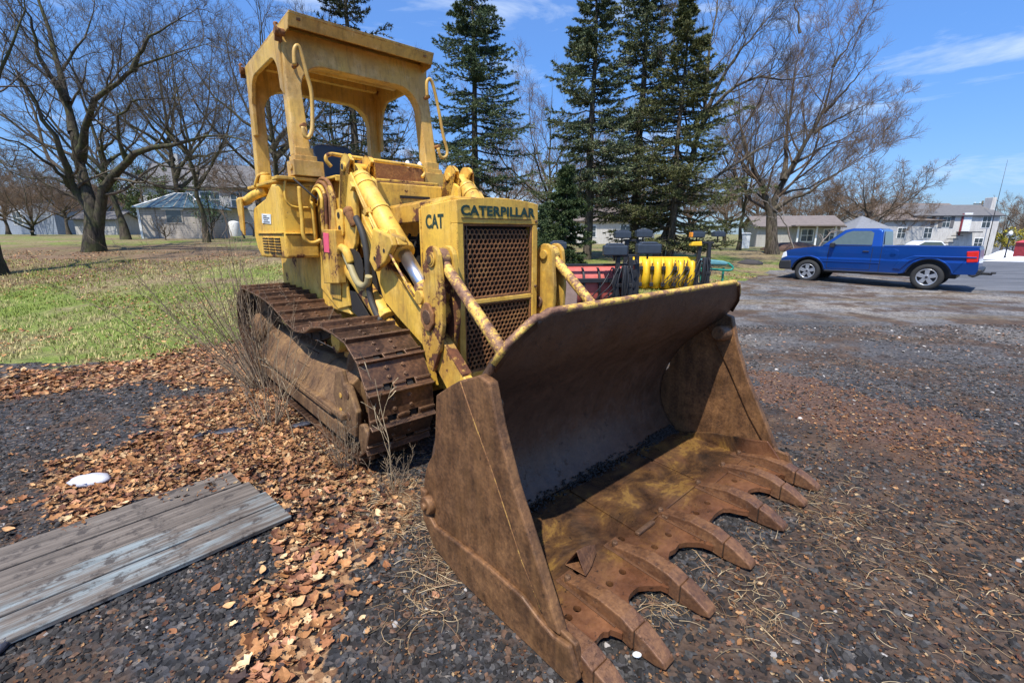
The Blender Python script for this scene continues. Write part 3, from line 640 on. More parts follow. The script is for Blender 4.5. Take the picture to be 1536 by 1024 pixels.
# ================================================================ bucket
BW = 1.07
prof = catmull([(-1.455, 1.295), (-1.40, 1.16), (-1.30, 1.02), (-1.17, .91), (-1.05, .80), (-.95, .66), (-.885, .50), (-.87, .35), (-.92, .20), (-1.02, .085)], 5)
def backpt(u, v):
    y, z = prof[min(int(round(u*(len(prof)-1))), len(prof)-1)]
    x = (v*2-1)*BW; r = .20; ex_ = max(0., abs(x)-(BW-r))
    if ex_ > 0:   # rounded upper corners of the spill plate
        lim = 1.295-(r-math.sqrt(max(0, r*r-ex_*ex_)))*.95
        if z > lim:
            # slide down along profile
            for a, c in prof:
                if c <= lim: return (x, a, c)
    return (x, y, z)
bk = MB().grid(backpt, len(prof), 61).build('bucket', m_bin, L, 0, solid=.035, off=-1)
P_ = lambda mb, name, mat, bevel=.006, parent=None, **kw: mb.build(name, mat, parent or bk, bevel, **kw)
# worn yellow lip edge
lip = [backpt(0, v) for v in np.linspace(0, 1, 61)]
lipb = MB().tube([(x, y+.014, z+.002) for x, y, z in lip], .017, 8); P_(lipb, 'bucket_lip', m_lip, 0)
# floor
TX = [-1.035, -.785, -.43, 0., .44, .785, 1.04]
edge = [(-BW, -1.02), (-BW, -1.845)]
for i in range(6):
    a, c = TX[i]+.055, TX[i+1]-.055; w = c-a; y0 = -1.85
    edge.append((a, y0)); m_ = (a+c)/2
    dep = min(.13, w*.36)
    for k in range(1, 10):
        t = math.pi*k/10; edge.append((m_-math.cos(t)*w/2*.94, y0+math.sin(t)*dep))
    edge.append((c, y0))
edge += [(BW, -1.845), (BW, -1.02)]
fl = MB(); n0 = len(edge)
def zf(y): return .052+max(0, (y+1.75))*.03
fb = MB().prism(edge, 'z', 0.0, 1.0); _r = random.Random(3); _j = {}
fb.v = [(x+(_j.setdefault((round(x, 4), round(y, 4)), (_r.uniform(-.007, .007), _r.uniform(-.008, .008)))[0] if y < -1.3 and abs(x) < 1.05 else 0), y+(_j[(round(x, 4), round(y, 4))][1] if y < -1.3 and abs(x) < 1.05 else 0), z) for x, y, z in fb.v]; fb.v = [(x, y, zf(y)+(0 if z > .5 else -.028)) for x, y, z in fb.v]
floor_ = P_(fb, 'bucket_floor', m_floor, 0)
ch = MB()
for i in range(6):
    a, c = TX[i]+.055, TX[i+1]-.055; m_ = (a+c)/2; w = c-a
    for dx, yy in ((-w*.22, -1.665), (w*.22, -1.66), (-w*.5+.01, -1.52), ): ch.cyl((m_+dx, yy, -.2), (m_+dx, yy, .3), .018, n=14)
cut(floor_, ch)
mod = floor_.modifiers.new('b', 'BEVEL'); mod.width = .006; mod.segments = 2; mod.limit_method = 'ANGLE'; mod.angle_limit = rad(40)
P_(MB().box((0, -1.55, .014), (2.08, .24, .006)), 'hole_shade_plate', m_dark, 0)  # added dark sheet below the floor, gives the bolt holes their shade
# base edge plate pieces (cracked wear plates on the floor)
for (x0, x1, y0, y1, dz) in ((-.265, .455, -1.55, -1.06, .012), (.47, .98, -1.60, -1.03, .009)):
    pl = MB().prism([(x0, y0), (x1, y0+.02), (x1-.01, y1), (x0+.02, y1)], 'z', 0, 1); pl.v = [(x, y, zf(y)+(dz if z > .5 else .001)) for x, y, z in pl.v]
    P_(pl, 'wear_plate', m_floor, .004)
P_(MB().box((-.20, -1.555, .068), (.16, .028, .02)), 'weld_tab', m_bolt, .006)
P_(MB().box((-.02, -1.575, .066), (.05, .035, .02)), 'weld_tab', m_bolt, .006)
m_weld0 = rustmat('dark_weld', [(.3, (.03, .016, .01)), (.7, (.16, .07, .03))], .7, 20)
m_tooth = rustmat('tooth_rust', [(.30, (.045, .022, .013)), (.46, (.13, .06, .03)), (.6, (.24, .115, .05)), (.72, (.34, .19, .09))], .55, 6, .2, .6, .5)
# teeth: adapter strap on the floor + worn tip
for i, x in enumerate(TX):
    ww = .044; sag = [(-1.50, .065), (-1.56, .085), (-1.72, .118), (-1.84, .112), (-1.90, .09), (-1.90, .0), (-1.83, .012), (-1.70, .052), (-1.50, .052)]
    t_ = MB().prism(sag, 'x', x-ww, x+ww)
    t_.v = [(x+(a-x)*(.62+.38*min(1, max(0, (-1.48-y_)/.30))), y_, z) for a, y_, z in t_.v]
    to = P_(t_, 'tooth', m_tooth, .006)
    tip = MB().prism([(-1.904, .095), (-1.95, .078), (-2.03, .034), (-2.04, .012), (-2.0, .0), (-1.904, .0)], 'x', x-ww*.98, x+ww*.98)
    tip.v = [(x+(a-x)*(1-.22*max(0, (-1.90-y_)/.14)), y_, z) for a, y_, z in tip.v]
    P_(tip, 'tooth_tip', m_tooth, .006, to)
    P_(MB().cyl((x-.02, -1.53, .07), (x-.02, -1.53, .094), .017, .014, 8).cyl((x+.012, -1.585, .07), (x+.012, -1.585, .104), .013, .012, 6), 'bolt', m_bolt, .003, to) if False else P_(MB().cyl((x-.015, -1.535, .07), (x-.015, -1.535, .096), .018, .015, 6), 'bolt', m_bolt, .003, to)
    P_(MB().box((x, -1.899, .045), (.072, .014, .07)), 'tip_joint', m_dark, 0, to); P_(MB().prism([(-1.49, .056), (-1.82, .050), (-1.82, .058), (-1.49, .066)], 'x', x-ww-.007, x+ww+.007), 'weld_bead', m_weld0, .003, to)
# side plates
m_weld = rustmat('orange_weld', [(.36, (.10, .05, .025)), (.5, (.22, .10, .04)), (.6, (.45, .27, .07))], .8, 14)
side = [(-.955, .87), (-1.14, .985), (-1.30, 1.045), (-1.36, 1.03), (-1.41, .86), (-1.50, .64), (-1.64, .38), (-1.74, .17), (-1.83, .16), (-1.86, .055), (-1.80, .0), (-1.15, 0.0), (-.93, .05), (-.83, .17), (-.80, .32), (-.84, .46), (-.92, .57)]
for s in (-1, 1):
    sp = P_(MB().prism(catmull(side[:3], 3)+side[3:12]+catmull(side[12:], 4)[1:], 'x', s*BW, s*(BW+.025)), 'side_plate', m_bout, .006)
    # doubled front strip
    P_(MB().tube([(s*(BW+.030), -1.168, .99), (s*(BW+.030), -1.245, .86), (s*(BW+.030), -1.378, .655), (s*(BW+.030), -1.55, .355), (s*(BW+.030), -1.665, .19)], .0055, 6), 'weld_bead', m_weld, 0, sp)
    strip = [(-1.155, .985), (-1.30, 1.052), (-1.367, 1.035), (-1.418, .86), (-1.508, .64), (-1.648, .38), (-1.748, .172), (-1.60, .20), (-1.44, .46), (-1.30, .70)]
    strip = [(-1.17, .995), (-1.30, 1.052), (-1.367, 1.035), (-1.418, .86), (-1.508, .64), (-1.648, .38), (-1.765, .155), (-1.70, .15), (-1.55, .36), (-1.38, .66), (-1.25, .86)]
    P_(MB().prism(strip, 'x', s*(BW-.012), s*(BW+.037)), 'side_cutter', m_bout, .008, sp)
    # lower wear plate with raised upper edge
    wear = [(-.795, .27), (-.84, .165), (-.90, .13), (-1.02, .205), (-1.30, .225), (-1.50, .215), (-1.60, .20), (-1.645, .13), (-1.80, .11), (-1.865, .05), (-1.84, -.004), (-1.15, -.004), (-.92, .045), (-.82, .17)]
    wear = [(-.80, .335), (-.845, .33), (-.865, .22), (-.93, .175), (-1.10, .19), (-1.35, .205), (-1.57, .20), (-1.66, .165), (-1.74, .145), (-1.82, .16), (-1.87, .055), (-1.84, -.004), (-1.15, -.004), (-.92, .045), (-.82, .16)]
    P_(MB().prism(wear, 'x', s*(BW+.024), s*(BW+.050)), 'side_wear_plate', m_bout, .008, sp)
    P_(MB().prism([(-1.09, .075), (-1.30, .15), (-1.62, .20), (-1.70, .22), (-1.84, .06), (-1.1, .055)], 'x', s*(BW-.001), s*(BW-.018)), 'inner_wear_plate', m_floor, .006, sp)
    P_(MB().cyl((s*(BW+.02), -.86, .26), (s*(BW+.06), -.86, .26), .052, .046, 18).cyl((s*(BW+.05), -.86, .26), (s*(BW+.075), -.86, .26), .022, .02, 12), 'side_boss', m_bout, .006, sp)
    P_(MB().prism([(-1.37, .87), (-1.50, .90), (-1.46, .80), (-1.44, .72)], 'x', s*(BW-.06), s*(BW-.012)) if False else MB().cyl((s*(BW-(.13 if s > 0 else .05)), -1.33, .93), (s*(BW-.012), -1.33, .92), .05 if s > 0 else .03, .06 if s > 0 else .035, 14), 'corner_gusset', m_bout, .01, sp)
    # hinge brackets behind
    for xx in (.64, .44):
        break
        P_(MB().prism([(-.62, .22), (-.84, .16), (-.80, .5), (-.90, .72), (-1.0, .84), (-.90, .84), (-.74, .62), (-.62, .42)], 'x', s*xx, s*(xx+.03)), 'hinge_bracket', m_yel_worn, .008)
# debris piled at the back of the bucket
V = []; 
def debris():
    n = 1900; cs = np.array([(.86, .10), (.70, .10), (.95, .05), (.12, .12), (-.10, .10), (-.45, .12), (.35, .15), (-.8, .12)]); q = RNG.choice(8, n, p=[.3, .15, .1, .16, .12, .07, .06, .04]); xs = np.clip(RNG.normal(cs[q, 0], cs[q, 1]), -1.0, 1.03); k = np.abs(RNG.normal(0, .28, n)).clip(0, 1)
    ys = -1.0-k*.24*(1+.3*np.sin(xs*5)); V = []; Fc = []; 
    base = np.array([(-1, -.6, 0), (1, -.7, 0), (1.1, .6, 0), (-.8, .7, 0), (0, 0, .8)])
    for i in range(n):
        sc = RNG.uniform(.004, .013); a = RNG.uniform(0, 6.28); c, s_ = math.cos(a), math.sin(a); b0 = len(V)
        z0 = .066+max(0, .06*(1-k[i]*2.2))*RNG.random()
        for p in base: V.append((xs[i]+(p[0]*c-p[1]*s_)*sc, ys[i]+(p[0]*s_+p[1]*c)*sc, z0+p[2]*sc))
        Fc += [(b0, b0+1, b0+4), (b0+1, b0+2, b0+4), (b0+2, b0+3, b0+4), (b0+3, b0, b0+4)]
    return V, Fc
V, Fc = debris(); d = npmesh('bucket_debris', V, Fc, m_dark, None); d.matrix_world = ML
props(d, 'dark grit and crumbled soil piled along the back of the bucket floor', 'debris', kind='stuff')
# loose bent bracket lying on the floor
br = MB()
def tri(x, k): return [(x, -.062*k, 0), (x, .050*k, 0), (x+.012, -.004, .092*k)]
A0, A1, A2 = tri(-.075, 1), tri(.0, .80), tri(.095, .30)
br.add(A0+A1+A2, [(0, 3, 5, 2), (1, 2, 5, 4), (3, 6, 8, 5), (4, 5, 8, 7), (0, 1, 4, 3), (3, 4, 7, 6)])
o = br.build('bent_bracket', m_tooth, None, .003, solid=.008, off=0); o.matrix_world = ML @ Matrix.Translation((-.655, -1.50, .073)) @ Matrix.Rotation(rad(8), 4, 'Z')
props(o, 'small bent rusty steel bracket lying loose on the bucket floor', 'bracket')
# ---- sky & sun
TS = Vector((-.228, -.497, 1.0)).normalized()
W_ = bpy.data.worlds.new('World'); SC.world = W_; W_.use_nodes = True; wt = W_.node_tree; wt.nodes.clear()
wo = wt.nodes.new('ShaderNodeOutputWorld'); bg = wt.nodes.new('ShaderNodeBackground'); sky = wt.nodes.new('ShaderNodeTexSky')
sky.sky_type = 'NISHITA'; sky.sun_disc = False; elev = math.asin(TS.z); sky.sun_elevation = elev; sky.sun_rotation = math.atan2(TS.x, TS.y)
sky.air_density = 1.0; sky.dust_density = .4; sky.ozone_density = 2.0
bg.inputs[1].default_value = .15
tcw = wt.nodes.new('ShaderNodeTexCoord'); mp = wt.nodes.new('ShaderNodeMapping'); wt.links.new(tcw.outputs['Generated'], mp.inputs[0])
mp.inputs['Location'].default_value = (3.1, 1.7, 0); mp.inputs['Rotation'].default_value = (rad(-12), 0, rad(35)); mp.inputs['Scale'].default_value = (1.3, 1.3, 7.)
nz = wt.nodes.new('ShaderNodeTexNoise'); nz.inputs['Scale'].default_value = 2.4; nz.inputs['Detail'].default_value = 9; nz.inputs['Roughness'].default_value = .62; nz.inputs['Distortion'].default_value = .4; wt.links.new(mp.outputs[0], nz.inputs[0])
rp = wt.nodes.new('ShaderNodeValToRGB'); rp.color_ramp.elements[0].position = .54; rp.color_ramp.elements[1].position = .80; rp.color_ramp.elements[1].color = (.8, .8, .8, 1); wt.links.new(nz.outputs['Fac'], rp.inputs[0])
mx = wt.nodes.new('ShaderNodeMix'); mx.data_type = 'RGBA'; wt.links.new(rp.outputs[0], mx.inputs[0]); wt.links.new(sky.outputs[0], mx.inputs[6]); mx.inputs[7].default_value = (4.2, 4.8, 5.6, 1)
tint = wt.nodes.new('ShaderNodeMix'); tint.data_type = 'RGBA'; tint.blend_type = 'MULTIPLY'; tint.inputs[0].default_value = 1; wt.links.new(sky.outputs[0], tint.inputs[6]); tint.inputs[7].default_value = (.74, .93, 1.24, 1); sepw = wt.nodes.new('ShaderNodeSeparateXYZ'); wt.links.new(tcw.outputs['Generated'], sepw.inputs[0]); hz = wt.nodes.new('ShaderNodeValToRGB'); wt.links.new(sepw.outputs[2], hz.inputs[0])
e0 = hz.color_ramp.elements; e0[0].position = 0.; e0[0].color = (.40, .44, .52, 1); e0[1].position = .55; e0[1].color = (1, 1, 1, 1); e1 = e0.new(.12); e1.color = (.50, .56, .62, 1); e1 = e0.new(.30); e1.color = (.62, .74, .80, 1)
t2 = wt.nodes.new('ShaderNodeMix'); t2.data_type = 'RGBA'; t2.blend_type = 'MULTIPLY'; t2.inputs[0].default_value = 1; wt.links.new(tint.outputs[2], t2.inputs[6]); wt.links.new(hz.outputs[0], t2.inputs[7]); wt.links.new(t2.outputs[2], mx.inputs[6])
wt.links.new(mx.outputs[2], bg.inputs[0]); wt.links.new(bg.outputs[0], wo.inputs[0])
sl = bpy.data.lights.new('sun', 'SUN'); sl.energy = 4.6; sl.angle = rad(.5); sl.color = (1, .95, .86); so_ = bpy.data.objects.new('sun', sl); COL.objects.link(so_)
so_.rotation_euler = TS.to_track_quat('Z', 'Y').to_euler()
SC.view_settings.view_transform = 'Standard'; SC.view_settings.look = 'None'; SC.view_settings.exposure = .5; SC.view_settings.gamma = 1
SC.cycles.max_bounces = 6; SC.cycles.transparent_max_bounces = 8; SC.cycles.use_denoising = True
# ================================================================ ground
def fbm(x, y, sc, seed=0, oct_=4):
    r = np.random.default_rng(seed); T = r.random((64, 64)); out = 0; amp = 1; tot_ = 0
    for o in range(oct_):
        u = np.asarray(x)*sc*2**o+17.3*o; v = np.asarray(y)*sc*2**o+9.1*o; i = np.floor(u).astype(int); j = np.floor(v).astype(int); fu = u-i; fv = v-j
        fu = fu*fu*(3-2*fu); fv = fv*fv*(3-2*fv); g = lambda a, b_: T[a % 64, b_ % 64]
        out = out+amp*((g(i, j)*(1-fu)+g(i+1, j)*fu)*(1-fv)+(g(i, j+1)*(1-fu)+g(i+1, j+1)*fu)*fv); tot_ += amp; amp *= .5
    return out/tot_
def inpoly(x, y, poly):
    c = np.zeros(np.shape(x), bool); n = len(poly)
    for i in range(n):
        x0, y0 = poly[i]; x1, y1 = poly[(i+1) % n]
        m = (y0 > y) != (y1 > y); c ^= m & (x < (x1-x0)*(y-y0)/((y1-y0)+1e-12)+x0)
    return c
def wp(pts): return [tuple(G(x, y)[:2]) for x, y in pts]
LEAF1 = wp([(-350, 590), (0, 560), (200, 535), (330, 505), (450, 540), (560, 690), (648, 705), (660, 800), (600, 850), (560, 900), (545, 1080), (300, 1080), (335, 960), (400, 850), (450, 790), (340, 745), (235, 705), (150, 760), (5, 755), (40, 700), (190, 655), (300, 640), (290, 600), (225, 570), (0, 592), (-350, 640)])
RUSTZ = wp([(1120, 560), (1250, 580), (1480, 640), (1560, 690), (1560, 720), (1350, 680), (1240, 640), (1130, 600)])
BROWNZ = wp([(1150, 640), (1350, 620), (1600, 680), (1700, 900), (1500, 1100), (1050, 1100), (980, 1000), (1050, 880), (1240, 760)])
def lawn_edge(t): return np.interp(t, [-1.4, -1.16, -.85, -.5, 0, .3, .5, .62, .70, .9, 1.1], [5.0, 5.35, 5.9, 7.0, 9.5, 10.8, 15., 19.5, 24., 30, 200])
def zones(x, y):
    wx = x+(fbm(x, y, 1.3, 3)-.5)*1.1+(fbm(x, y, 7, 4)-.5)*.3; wy = y+(fbm(x, y, 1.3, 5)-.5)*1.1+(fbm(x, y, 7, 6)-.5)*.3
    t = wx/np.maximum(wy, .3)
    lawn = (wy > lawn_edge(t)) & (y > 3)
    leaf = inpoly(wx, wy, LEAF1)
    rustz = inpoly(wx, wy, RUSTZ); brown = inpoly(wx, wy, BROWNZ) & (fbm(x, y, 2.2, 8) > .42)
    road = (y > 13) & (t > .92)
    return lawn, leaf, rustz, brown, road
def axis(lo, hi, n, c, k):
    a0, a1 = math.asinh((lo-c)/k), math.asinh((hi-c)/k); return c+k*np.sinh(np.linspace(a0, a1, n))
gx = axis(-400, 400, 460, 0, 2.6); gy = axis(-60, 900, 520, 3.0, 2.2)
XX, YY = np.meshgrid(gx, gy, indexing='ij'); x_, y_ = XX.ravel(), YY.ravel()
near = np.exp(-(np.hypot(x_, y_-4)/14)**2)
zz_ = hgt(x_, y_)+near*((fbm(x_, y_, .9, 11)-.5)*.05+(fbm(x_, y_, 6, 12)-.5)*.022)
# keep flat under the machine
lx = (x_-OX)*R0[0][0]+(y_-OY)*R0[0][1]; ly = (x_-OX)*R0[1][0]+(y_-OY)*R0[1][1]
inm = np.clip(1-np.maximum(np.abs(lx)-1.1, np.abs(ly-.8)-3.0)/.4, 0, 1); zz_ = zz_*(1-inm)+inm*(np.minimum(zz_, -.012))
lawn, leaf, rustz, brown, road = zones(x_, y_)
nx_, ny_ = XX.shape; idx = np.arange(nx_*ny_).reshape(nx_, ny_)
Fg = np.stack([idx[:-1, :-1].ravel(), idx[1:, :-1].ravel(), idx[1:, 1:].ravel(), idx[:-1, 1:].ravel()], 1)
def ground_mat():
    k = Nt('ground_surface'); P3 = k.co('Object'); z = k.attr('zone'); zr = k.sep(z); z2 = k.sep(k.attr('zone2'))
    jag = k.math('MULTIPLY', k.math('SUBTRACT', k.noise(5, 6, .7, P3), .5), 1.2)
    def msk(s_): return k.ramp(k.math('ADD', s_, jag), [(.42, 0.), (.58, 1.)])
    # slate gravel
    v = k.vor(42, P3, out='Color'); vd = k.vor(42, P3); vsep = k.sep(v)
    grav = k.ramp(vsep[0], [(.0, (.016, .016, .017)), (.45, (.036, .036, .039)), (.75, (.066, .066, .071)), (.93, (.10, .075, .058)), (1., (.20, .18, .16))])
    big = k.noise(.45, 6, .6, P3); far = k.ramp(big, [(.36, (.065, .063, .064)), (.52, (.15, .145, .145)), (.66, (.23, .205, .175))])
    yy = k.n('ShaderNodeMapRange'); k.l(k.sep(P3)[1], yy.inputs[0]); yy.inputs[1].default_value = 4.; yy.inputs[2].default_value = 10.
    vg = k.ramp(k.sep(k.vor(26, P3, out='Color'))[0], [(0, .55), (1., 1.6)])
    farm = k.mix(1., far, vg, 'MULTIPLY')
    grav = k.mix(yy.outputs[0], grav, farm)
    soil = k.ramp(k.noise(3, 9, .7, P3), [(.35, (.035, .022, .015)), (.55, (.09, .055, .035)), (.7, (.17, .11, .065))])
    dirtmask = k.ramp(k.noise(.8, 9, .68, P3, .5), [(.48, 0.), (.57, .9)])
    grav = k.mix(dirtmask, grav, soil)
    # tan wheel-track streaks across the lot further out
    st = k.noise(1., 9, .72, k.co('Object', (.22, 1.3, 1), (0, 0, rad(-24)))); grav = k.mix(k.math('MULTIPLY', k.ramp(st, [(.50, 0.), (.62, .85)]), yy.outputs[0]), grav, k.mix(k.ramp(k.noise(9, 6, .7, P3), [(.4, 0.), (.6, 1.)]), (.07, .055, .038), (.22, .165, .10)))
    col = k.mix(k.math('MULTIPLY', msk(zr[2]), .55), grav, k.ramp(k.noise(24, 7, .75, P3), [(.3, (.04, .022, .016)), (.5, (.14, .065, .035)), (.7, (.34, .17, .085))]))
    col = k.mix(k.math('MULTIPLY', msk(z2[1]), .7), col, soil)
    leafc = k.ramp(k.sep(k.vor(30, P3, out='Color'))[1], [(0, (.06, .03, .018)), (.4, (.16, .08, .04)), (.8, (.34, .19, .09)), (1, (.45, .30, .17))])
    col = k.mix(msk(zr[1]), col, leafc)
    # lawn
    gn = k.noise(.55, 8, .62, P3); gf = k.noise(16, 7, .72, k.co('Object', (1, .5, 1)))
    grass = k.ramp(gf, [(.3, (.055, .085, .014)), (.5, (.14, .19, .030)), (.68, (.28, .31, .075))])
    dry = k.ramp(gf, [(.3, (.09, .065, .035)), (.5, (.22, .165, .085)), (.7, (.38, .30, .17))])
    far2 = k.n('ShaderNodeMapRange'); k.l(k.sep(P3)[1], far2.inputs[0]); far2.inputs[1].default_value = 9.; far2.inputs[2].default_value = 14.; far2.inputs[3].default_value = 0; far2.inputs[4].default_value = .07
    gmix = k.ramp(k.math('ADD', gn, far2.outputs[0]), [(.47, 0.), (.62, 1.)])
    lawnc = k.mix(gmix, grass, dry)
    lawnc = k.mix(k.math('MULTIPLY', k.ramp(k.noise(1.2, 9, .75, P3), [(.55, 0.), (.63, 1.)]), .6), lawnc, (.13, .07, .035))
    lawnc = k.mix(k.math('MULTIPLY', k.ramp(k.math('ADD', z2[2], k.math('SUBTRACT', k.noise(1.4, 8, .75, P3), .5)), [(.35, 0.), (.65, 1.)]), .75), lawnc, k.ramp(k.noise(14, 7, .75, P3), [(.3, (.05, .03, .02)), (.5, (.15, .09, .055)), (.7, (.32, .21, .13))]))
    col = k.mix(msk(zr[0]), col, lawnc)
    roadc = k.ramp(k.noise(2, 8, .7, k.co('Object', (.15, 1, 1))), [(.35, (.07, .075, .085)), (.6, (.15, .155, .17)), (.75, (.30, .30, .31))])
    col = k.mix(msk(z2[0]), col, roadc)
    wet = k.ramp(k.noise(.7, 5, .6, k.co('Object', (.4, 1, 1), (0, 0, rad(-25)))), [(.60, 0.), (.66, 1.)])
    rough = k.mix(k.math('MULTIPLY', wet, .0), (.92,)*3, (.3,)*3)
    k.bump(k.math('ADD', k.math('MULTIPLY', vd, .8), k.noise(20, 7, .7, P3)), .8, .02)
    return k.fin(col, rough, 0, .3)
m_ground = ground_mat()
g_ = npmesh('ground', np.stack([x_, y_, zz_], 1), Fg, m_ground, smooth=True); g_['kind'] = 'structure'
for nm, ch3 in (('zone', (lawn, leaf, rustz)), ('zone2', (road, brown, np.exp(-((x_+15)/7)**2-((y_-16.5)/4.2)**2)+.9*np.exp(-((x_+17)/5)**2-((y_-11.5)/2.5)**2)))):
    at = g_.data.attributes.new(nm, 'FLOAT_COLOR', 'POINT'); c = np.ones((len(x_), 4), np.float32)
    for i in range(3): c[:, i] = ch3[i]
    at.data.foreach_set('color', c.ravel())
def gz(x, y):
    x = np.asarray(x, float); y = np.asarray(y, float); ne = np.exp(-(np.hypot(x, y-4)/14)**2)
    z = hgt(x, y)+ne*((fbm(x, y, .9, 11)-.5)*.05+(fbm(x, y, 6, 12)-.5)*.022)
    lx = (x-OX)*R0[0][0]+(y-OY)*R0[0][1]; ly = (x-OX)*R0[1][0]+(y-OY)*R0[1][1]
    i_ = np.clip(1-np.maximum(np.abs(lx)-1.1, np.abs(ly-.8)-3.0)/.4, 0, 1); return z*(1-i_)+i_*np.minimum(z, -.012)
# ---- scatter helper
def rotm(n, tilt=.35):
    a = RNG.uniform(0, 2*np.pi, n); ax = RNG.normal(0, tilt, n); ay = RNG.normal(0, tilt, n)
    ca, sa, cx, sx, cy, sy = np.cos(a), np.sin(a), np.cos(ax), np.sin(ax), np.cos(ay), np.sin(ay)
    Z = np.zeros(n); O = np.ones(n)
    Rz = np.stack([np.stack([ca, -sa, Z], 1), np.stack([sa, ca, Z], 1), np.stack([Z, Z, O], 1)], 1)
    Rx = np.stack([np.stack([O, Z, Z], 1), np.stack([Z, cx, -sx], 1), np.stack([Z, sx, cx], 1)], 1)
    Ry = np.stack([np.stack([cy, Z, sy], 1), np.stack([Z, O, Z], 1), np.stack([-sy, Z, cy], 1)], 1)
    return Rx @ Ry @ Rz
def scatter(name, tv, tf, pos, R, sc, tint, mat, label, cat):
    """tv: list of template vertex arrays; picks one per instance"""
    n = len(pos); k = RNG.integers(0, len(tv), n); V = []; Fc = []; C_ = []; off = 0
    for i, (v, f) in enumerate(zip(tv, tf)):
        m = k == i; mm = m.sum()
        if not mm: continue
        sc_ = sc[m]; sc_ = sc_[:, None, :] if sc_.ndim == 2 else sc_[:, None, None]
        vv = np.einsum('nij,nkj->nki', R[m], v[None]*sc_)+pos[m][:, None, :]
        ff = f[None]+(np.arange(mm)*len(v))[:, None, None]+off; off += mm*len(v)
        V.append(vv.reshape(-1, 3)); Fc.append(ff.reshape(-1, f.shape[1])); C_.append(np.repeat(tint[m], len(f), 0))
    o = npmesh(name, np.concatenate(V), np.concatenate(Fc), mat, None, np.concatenate(C_)); return props(o, label, cat, kind='stuff')
def sample_ground(n, y0, y1, power=1., pad=1.2):
    """points inside the camera's view wedge (a little wider)"""
    u = RNG.random(n)**power; y = y0+(y1-y0)*u; hwid = np.maximum(y*1.16+.35, .3)*pad; x = RNG.uniform(-1, 1, n)*hwid; return x, y
def tintmat(name, rough=.8, trans=0., bump=0.):
    k = Nt(name); c = k.mix(1., k.attr('tint'), k.ramp(k.noise(60, 4), [(.3, .75), (.7, 1.25)]), 'MULTIPLY')
    if bump: k.bump(k.noise(90, 4), bump, .003)
    return k.fin(c, rough, 0, .22)
# gravel chips
def chip(seed):
    r = np.random.default_rng(seed); n = 6; a = np.sort(r.uniform(0, 2*np.pi, n)+0); a = np.linspace(0, 2*np.pi, n, endpoint=False)+r.uniform(-.3, .3, n)
    rr = r.uniform(.7, 1.1, n); top = np.stack([np.cos(a)*rr*.72, np.sin(a)*rr*.55, np.full(n, .22)+r.uniform(-.06, .06, n)], 1); mid = np.stack([np.cos(a)*rr, np.sin(a)*rr*.75, np.full(n, -.12)], 1)
    v = np.concatenate([top, mid]); f = [(0, 1, 2), (0, 2, 3), (0, 3, 4), (0, 4, 5)]
    for i in range(n): j = (i+1) % n; f += [(i, n+i, n+j), (i, n+j, j)]
    return v, np.array(f)
ch_ = [chip(s_) for s_ in range(6)]
def gravel(n, y0, y1, power, s0, s1):
    x, y = sample_ground(n, y0, y1, power)
    lawn, leaf, rustz, brown, road = zones(x, y); d = fbm(x, y, .8, 21)
    keep = ~lawn & ~(leaf & (RNG.random(n) < .75)) & ~(brown & (RNG.random(n) < .62)) & ~(rustz & (RNG.random(n) < .35)) & (RNG.random(n) < np.clip(1.15-(d-.46)*4.5, .22, 1))
    x, y = x[keep], y[keep]; n = len(x); sc = RNG.lognormal(math.log((s0+s1)/2.2), .55, n).clip(s0*.45, s1*1.5)
    base = RNG.choice(5, n, p=[.41, .34, .16, .08, .01]); pal = np.array([(.021, .019, .018), (.040, .037, .035), (.073, .069, .066), (.12, .07, .045), (.27, .25, .23)])
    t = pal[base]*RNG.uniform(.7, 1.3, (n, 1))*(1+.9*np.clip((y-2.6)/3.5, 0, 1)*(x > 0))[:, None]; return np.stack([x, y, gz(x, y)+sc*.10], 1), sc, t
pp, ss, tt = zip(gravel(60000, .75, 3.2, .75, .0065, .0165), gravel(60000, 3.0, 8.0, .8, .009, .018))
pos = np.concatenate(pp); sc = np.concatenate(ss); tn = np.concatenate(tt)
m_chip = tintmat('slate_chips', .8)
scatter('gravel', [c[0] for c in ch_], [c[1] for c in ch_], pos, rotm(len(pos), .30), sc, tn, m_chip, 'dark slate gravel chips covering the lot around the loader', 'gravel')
# leaves
def leaf_t(seed, oak=True):
    r = np.random.default_rng(seed); n = 9; s = np.linspace(0, 1, n)
    w = np.sin(np.pi*np.clip(s, .02, 1)**.8)*.30*(1+(.55*np.cos(s*np.pi*6.5+r.uniform(0, 1)) if oak else 0))+.012
    cu = r.uniform(.2, .9); rib = np.stack([s-.5, r.uniform(-.05, .05)*np.sin(s*3), cu*.25*(s-.5)**2*4-.05], 1)
    q = r.uniform(-.1, .5, 2); Lf = rib+np.stack([0*s+w*.15, w, w*q[0]+.03*np.sin(s*9)], 1); Rt = rib+np.stack([0*s+w*.15, -w, w*q[1]+.03*np.sin(s*8+1)], 1)
    v = np.concatenate([rib, Lf, Rt]); f = []
    for i in range(n-1): f += [(i, i+1, n+i+1, n+i), (i, 2*n+i, 2*n+i+1, i+1)]
    return v, np.array(f)
lt = [leaf_t(s_, s_ % 3 != 2) for s_ in range(12)]
pal = np.array([(.40, .19, .075), (.27, .115, .05), (.52, .29, .13), (.14, .06, .035), (.62, .43, .23), (.42, .20, .11), (.06, .04, .036)])
def leaves(x, y, s0, s1, lift=.02):
    n = len(x); b = RNG.choice(7, n, p=[.20, .2, .18, .16, .08, .1, .08]); t = pal[b]*RNG.uniform(.7, 1.2, (n, 1)); sc = RNG.uniform(s0, s1, n)
    return np.stack([x, y, gz(x, y)+RNG.uniform(.004, lift, n)], 1), sc, t
parts_ = []
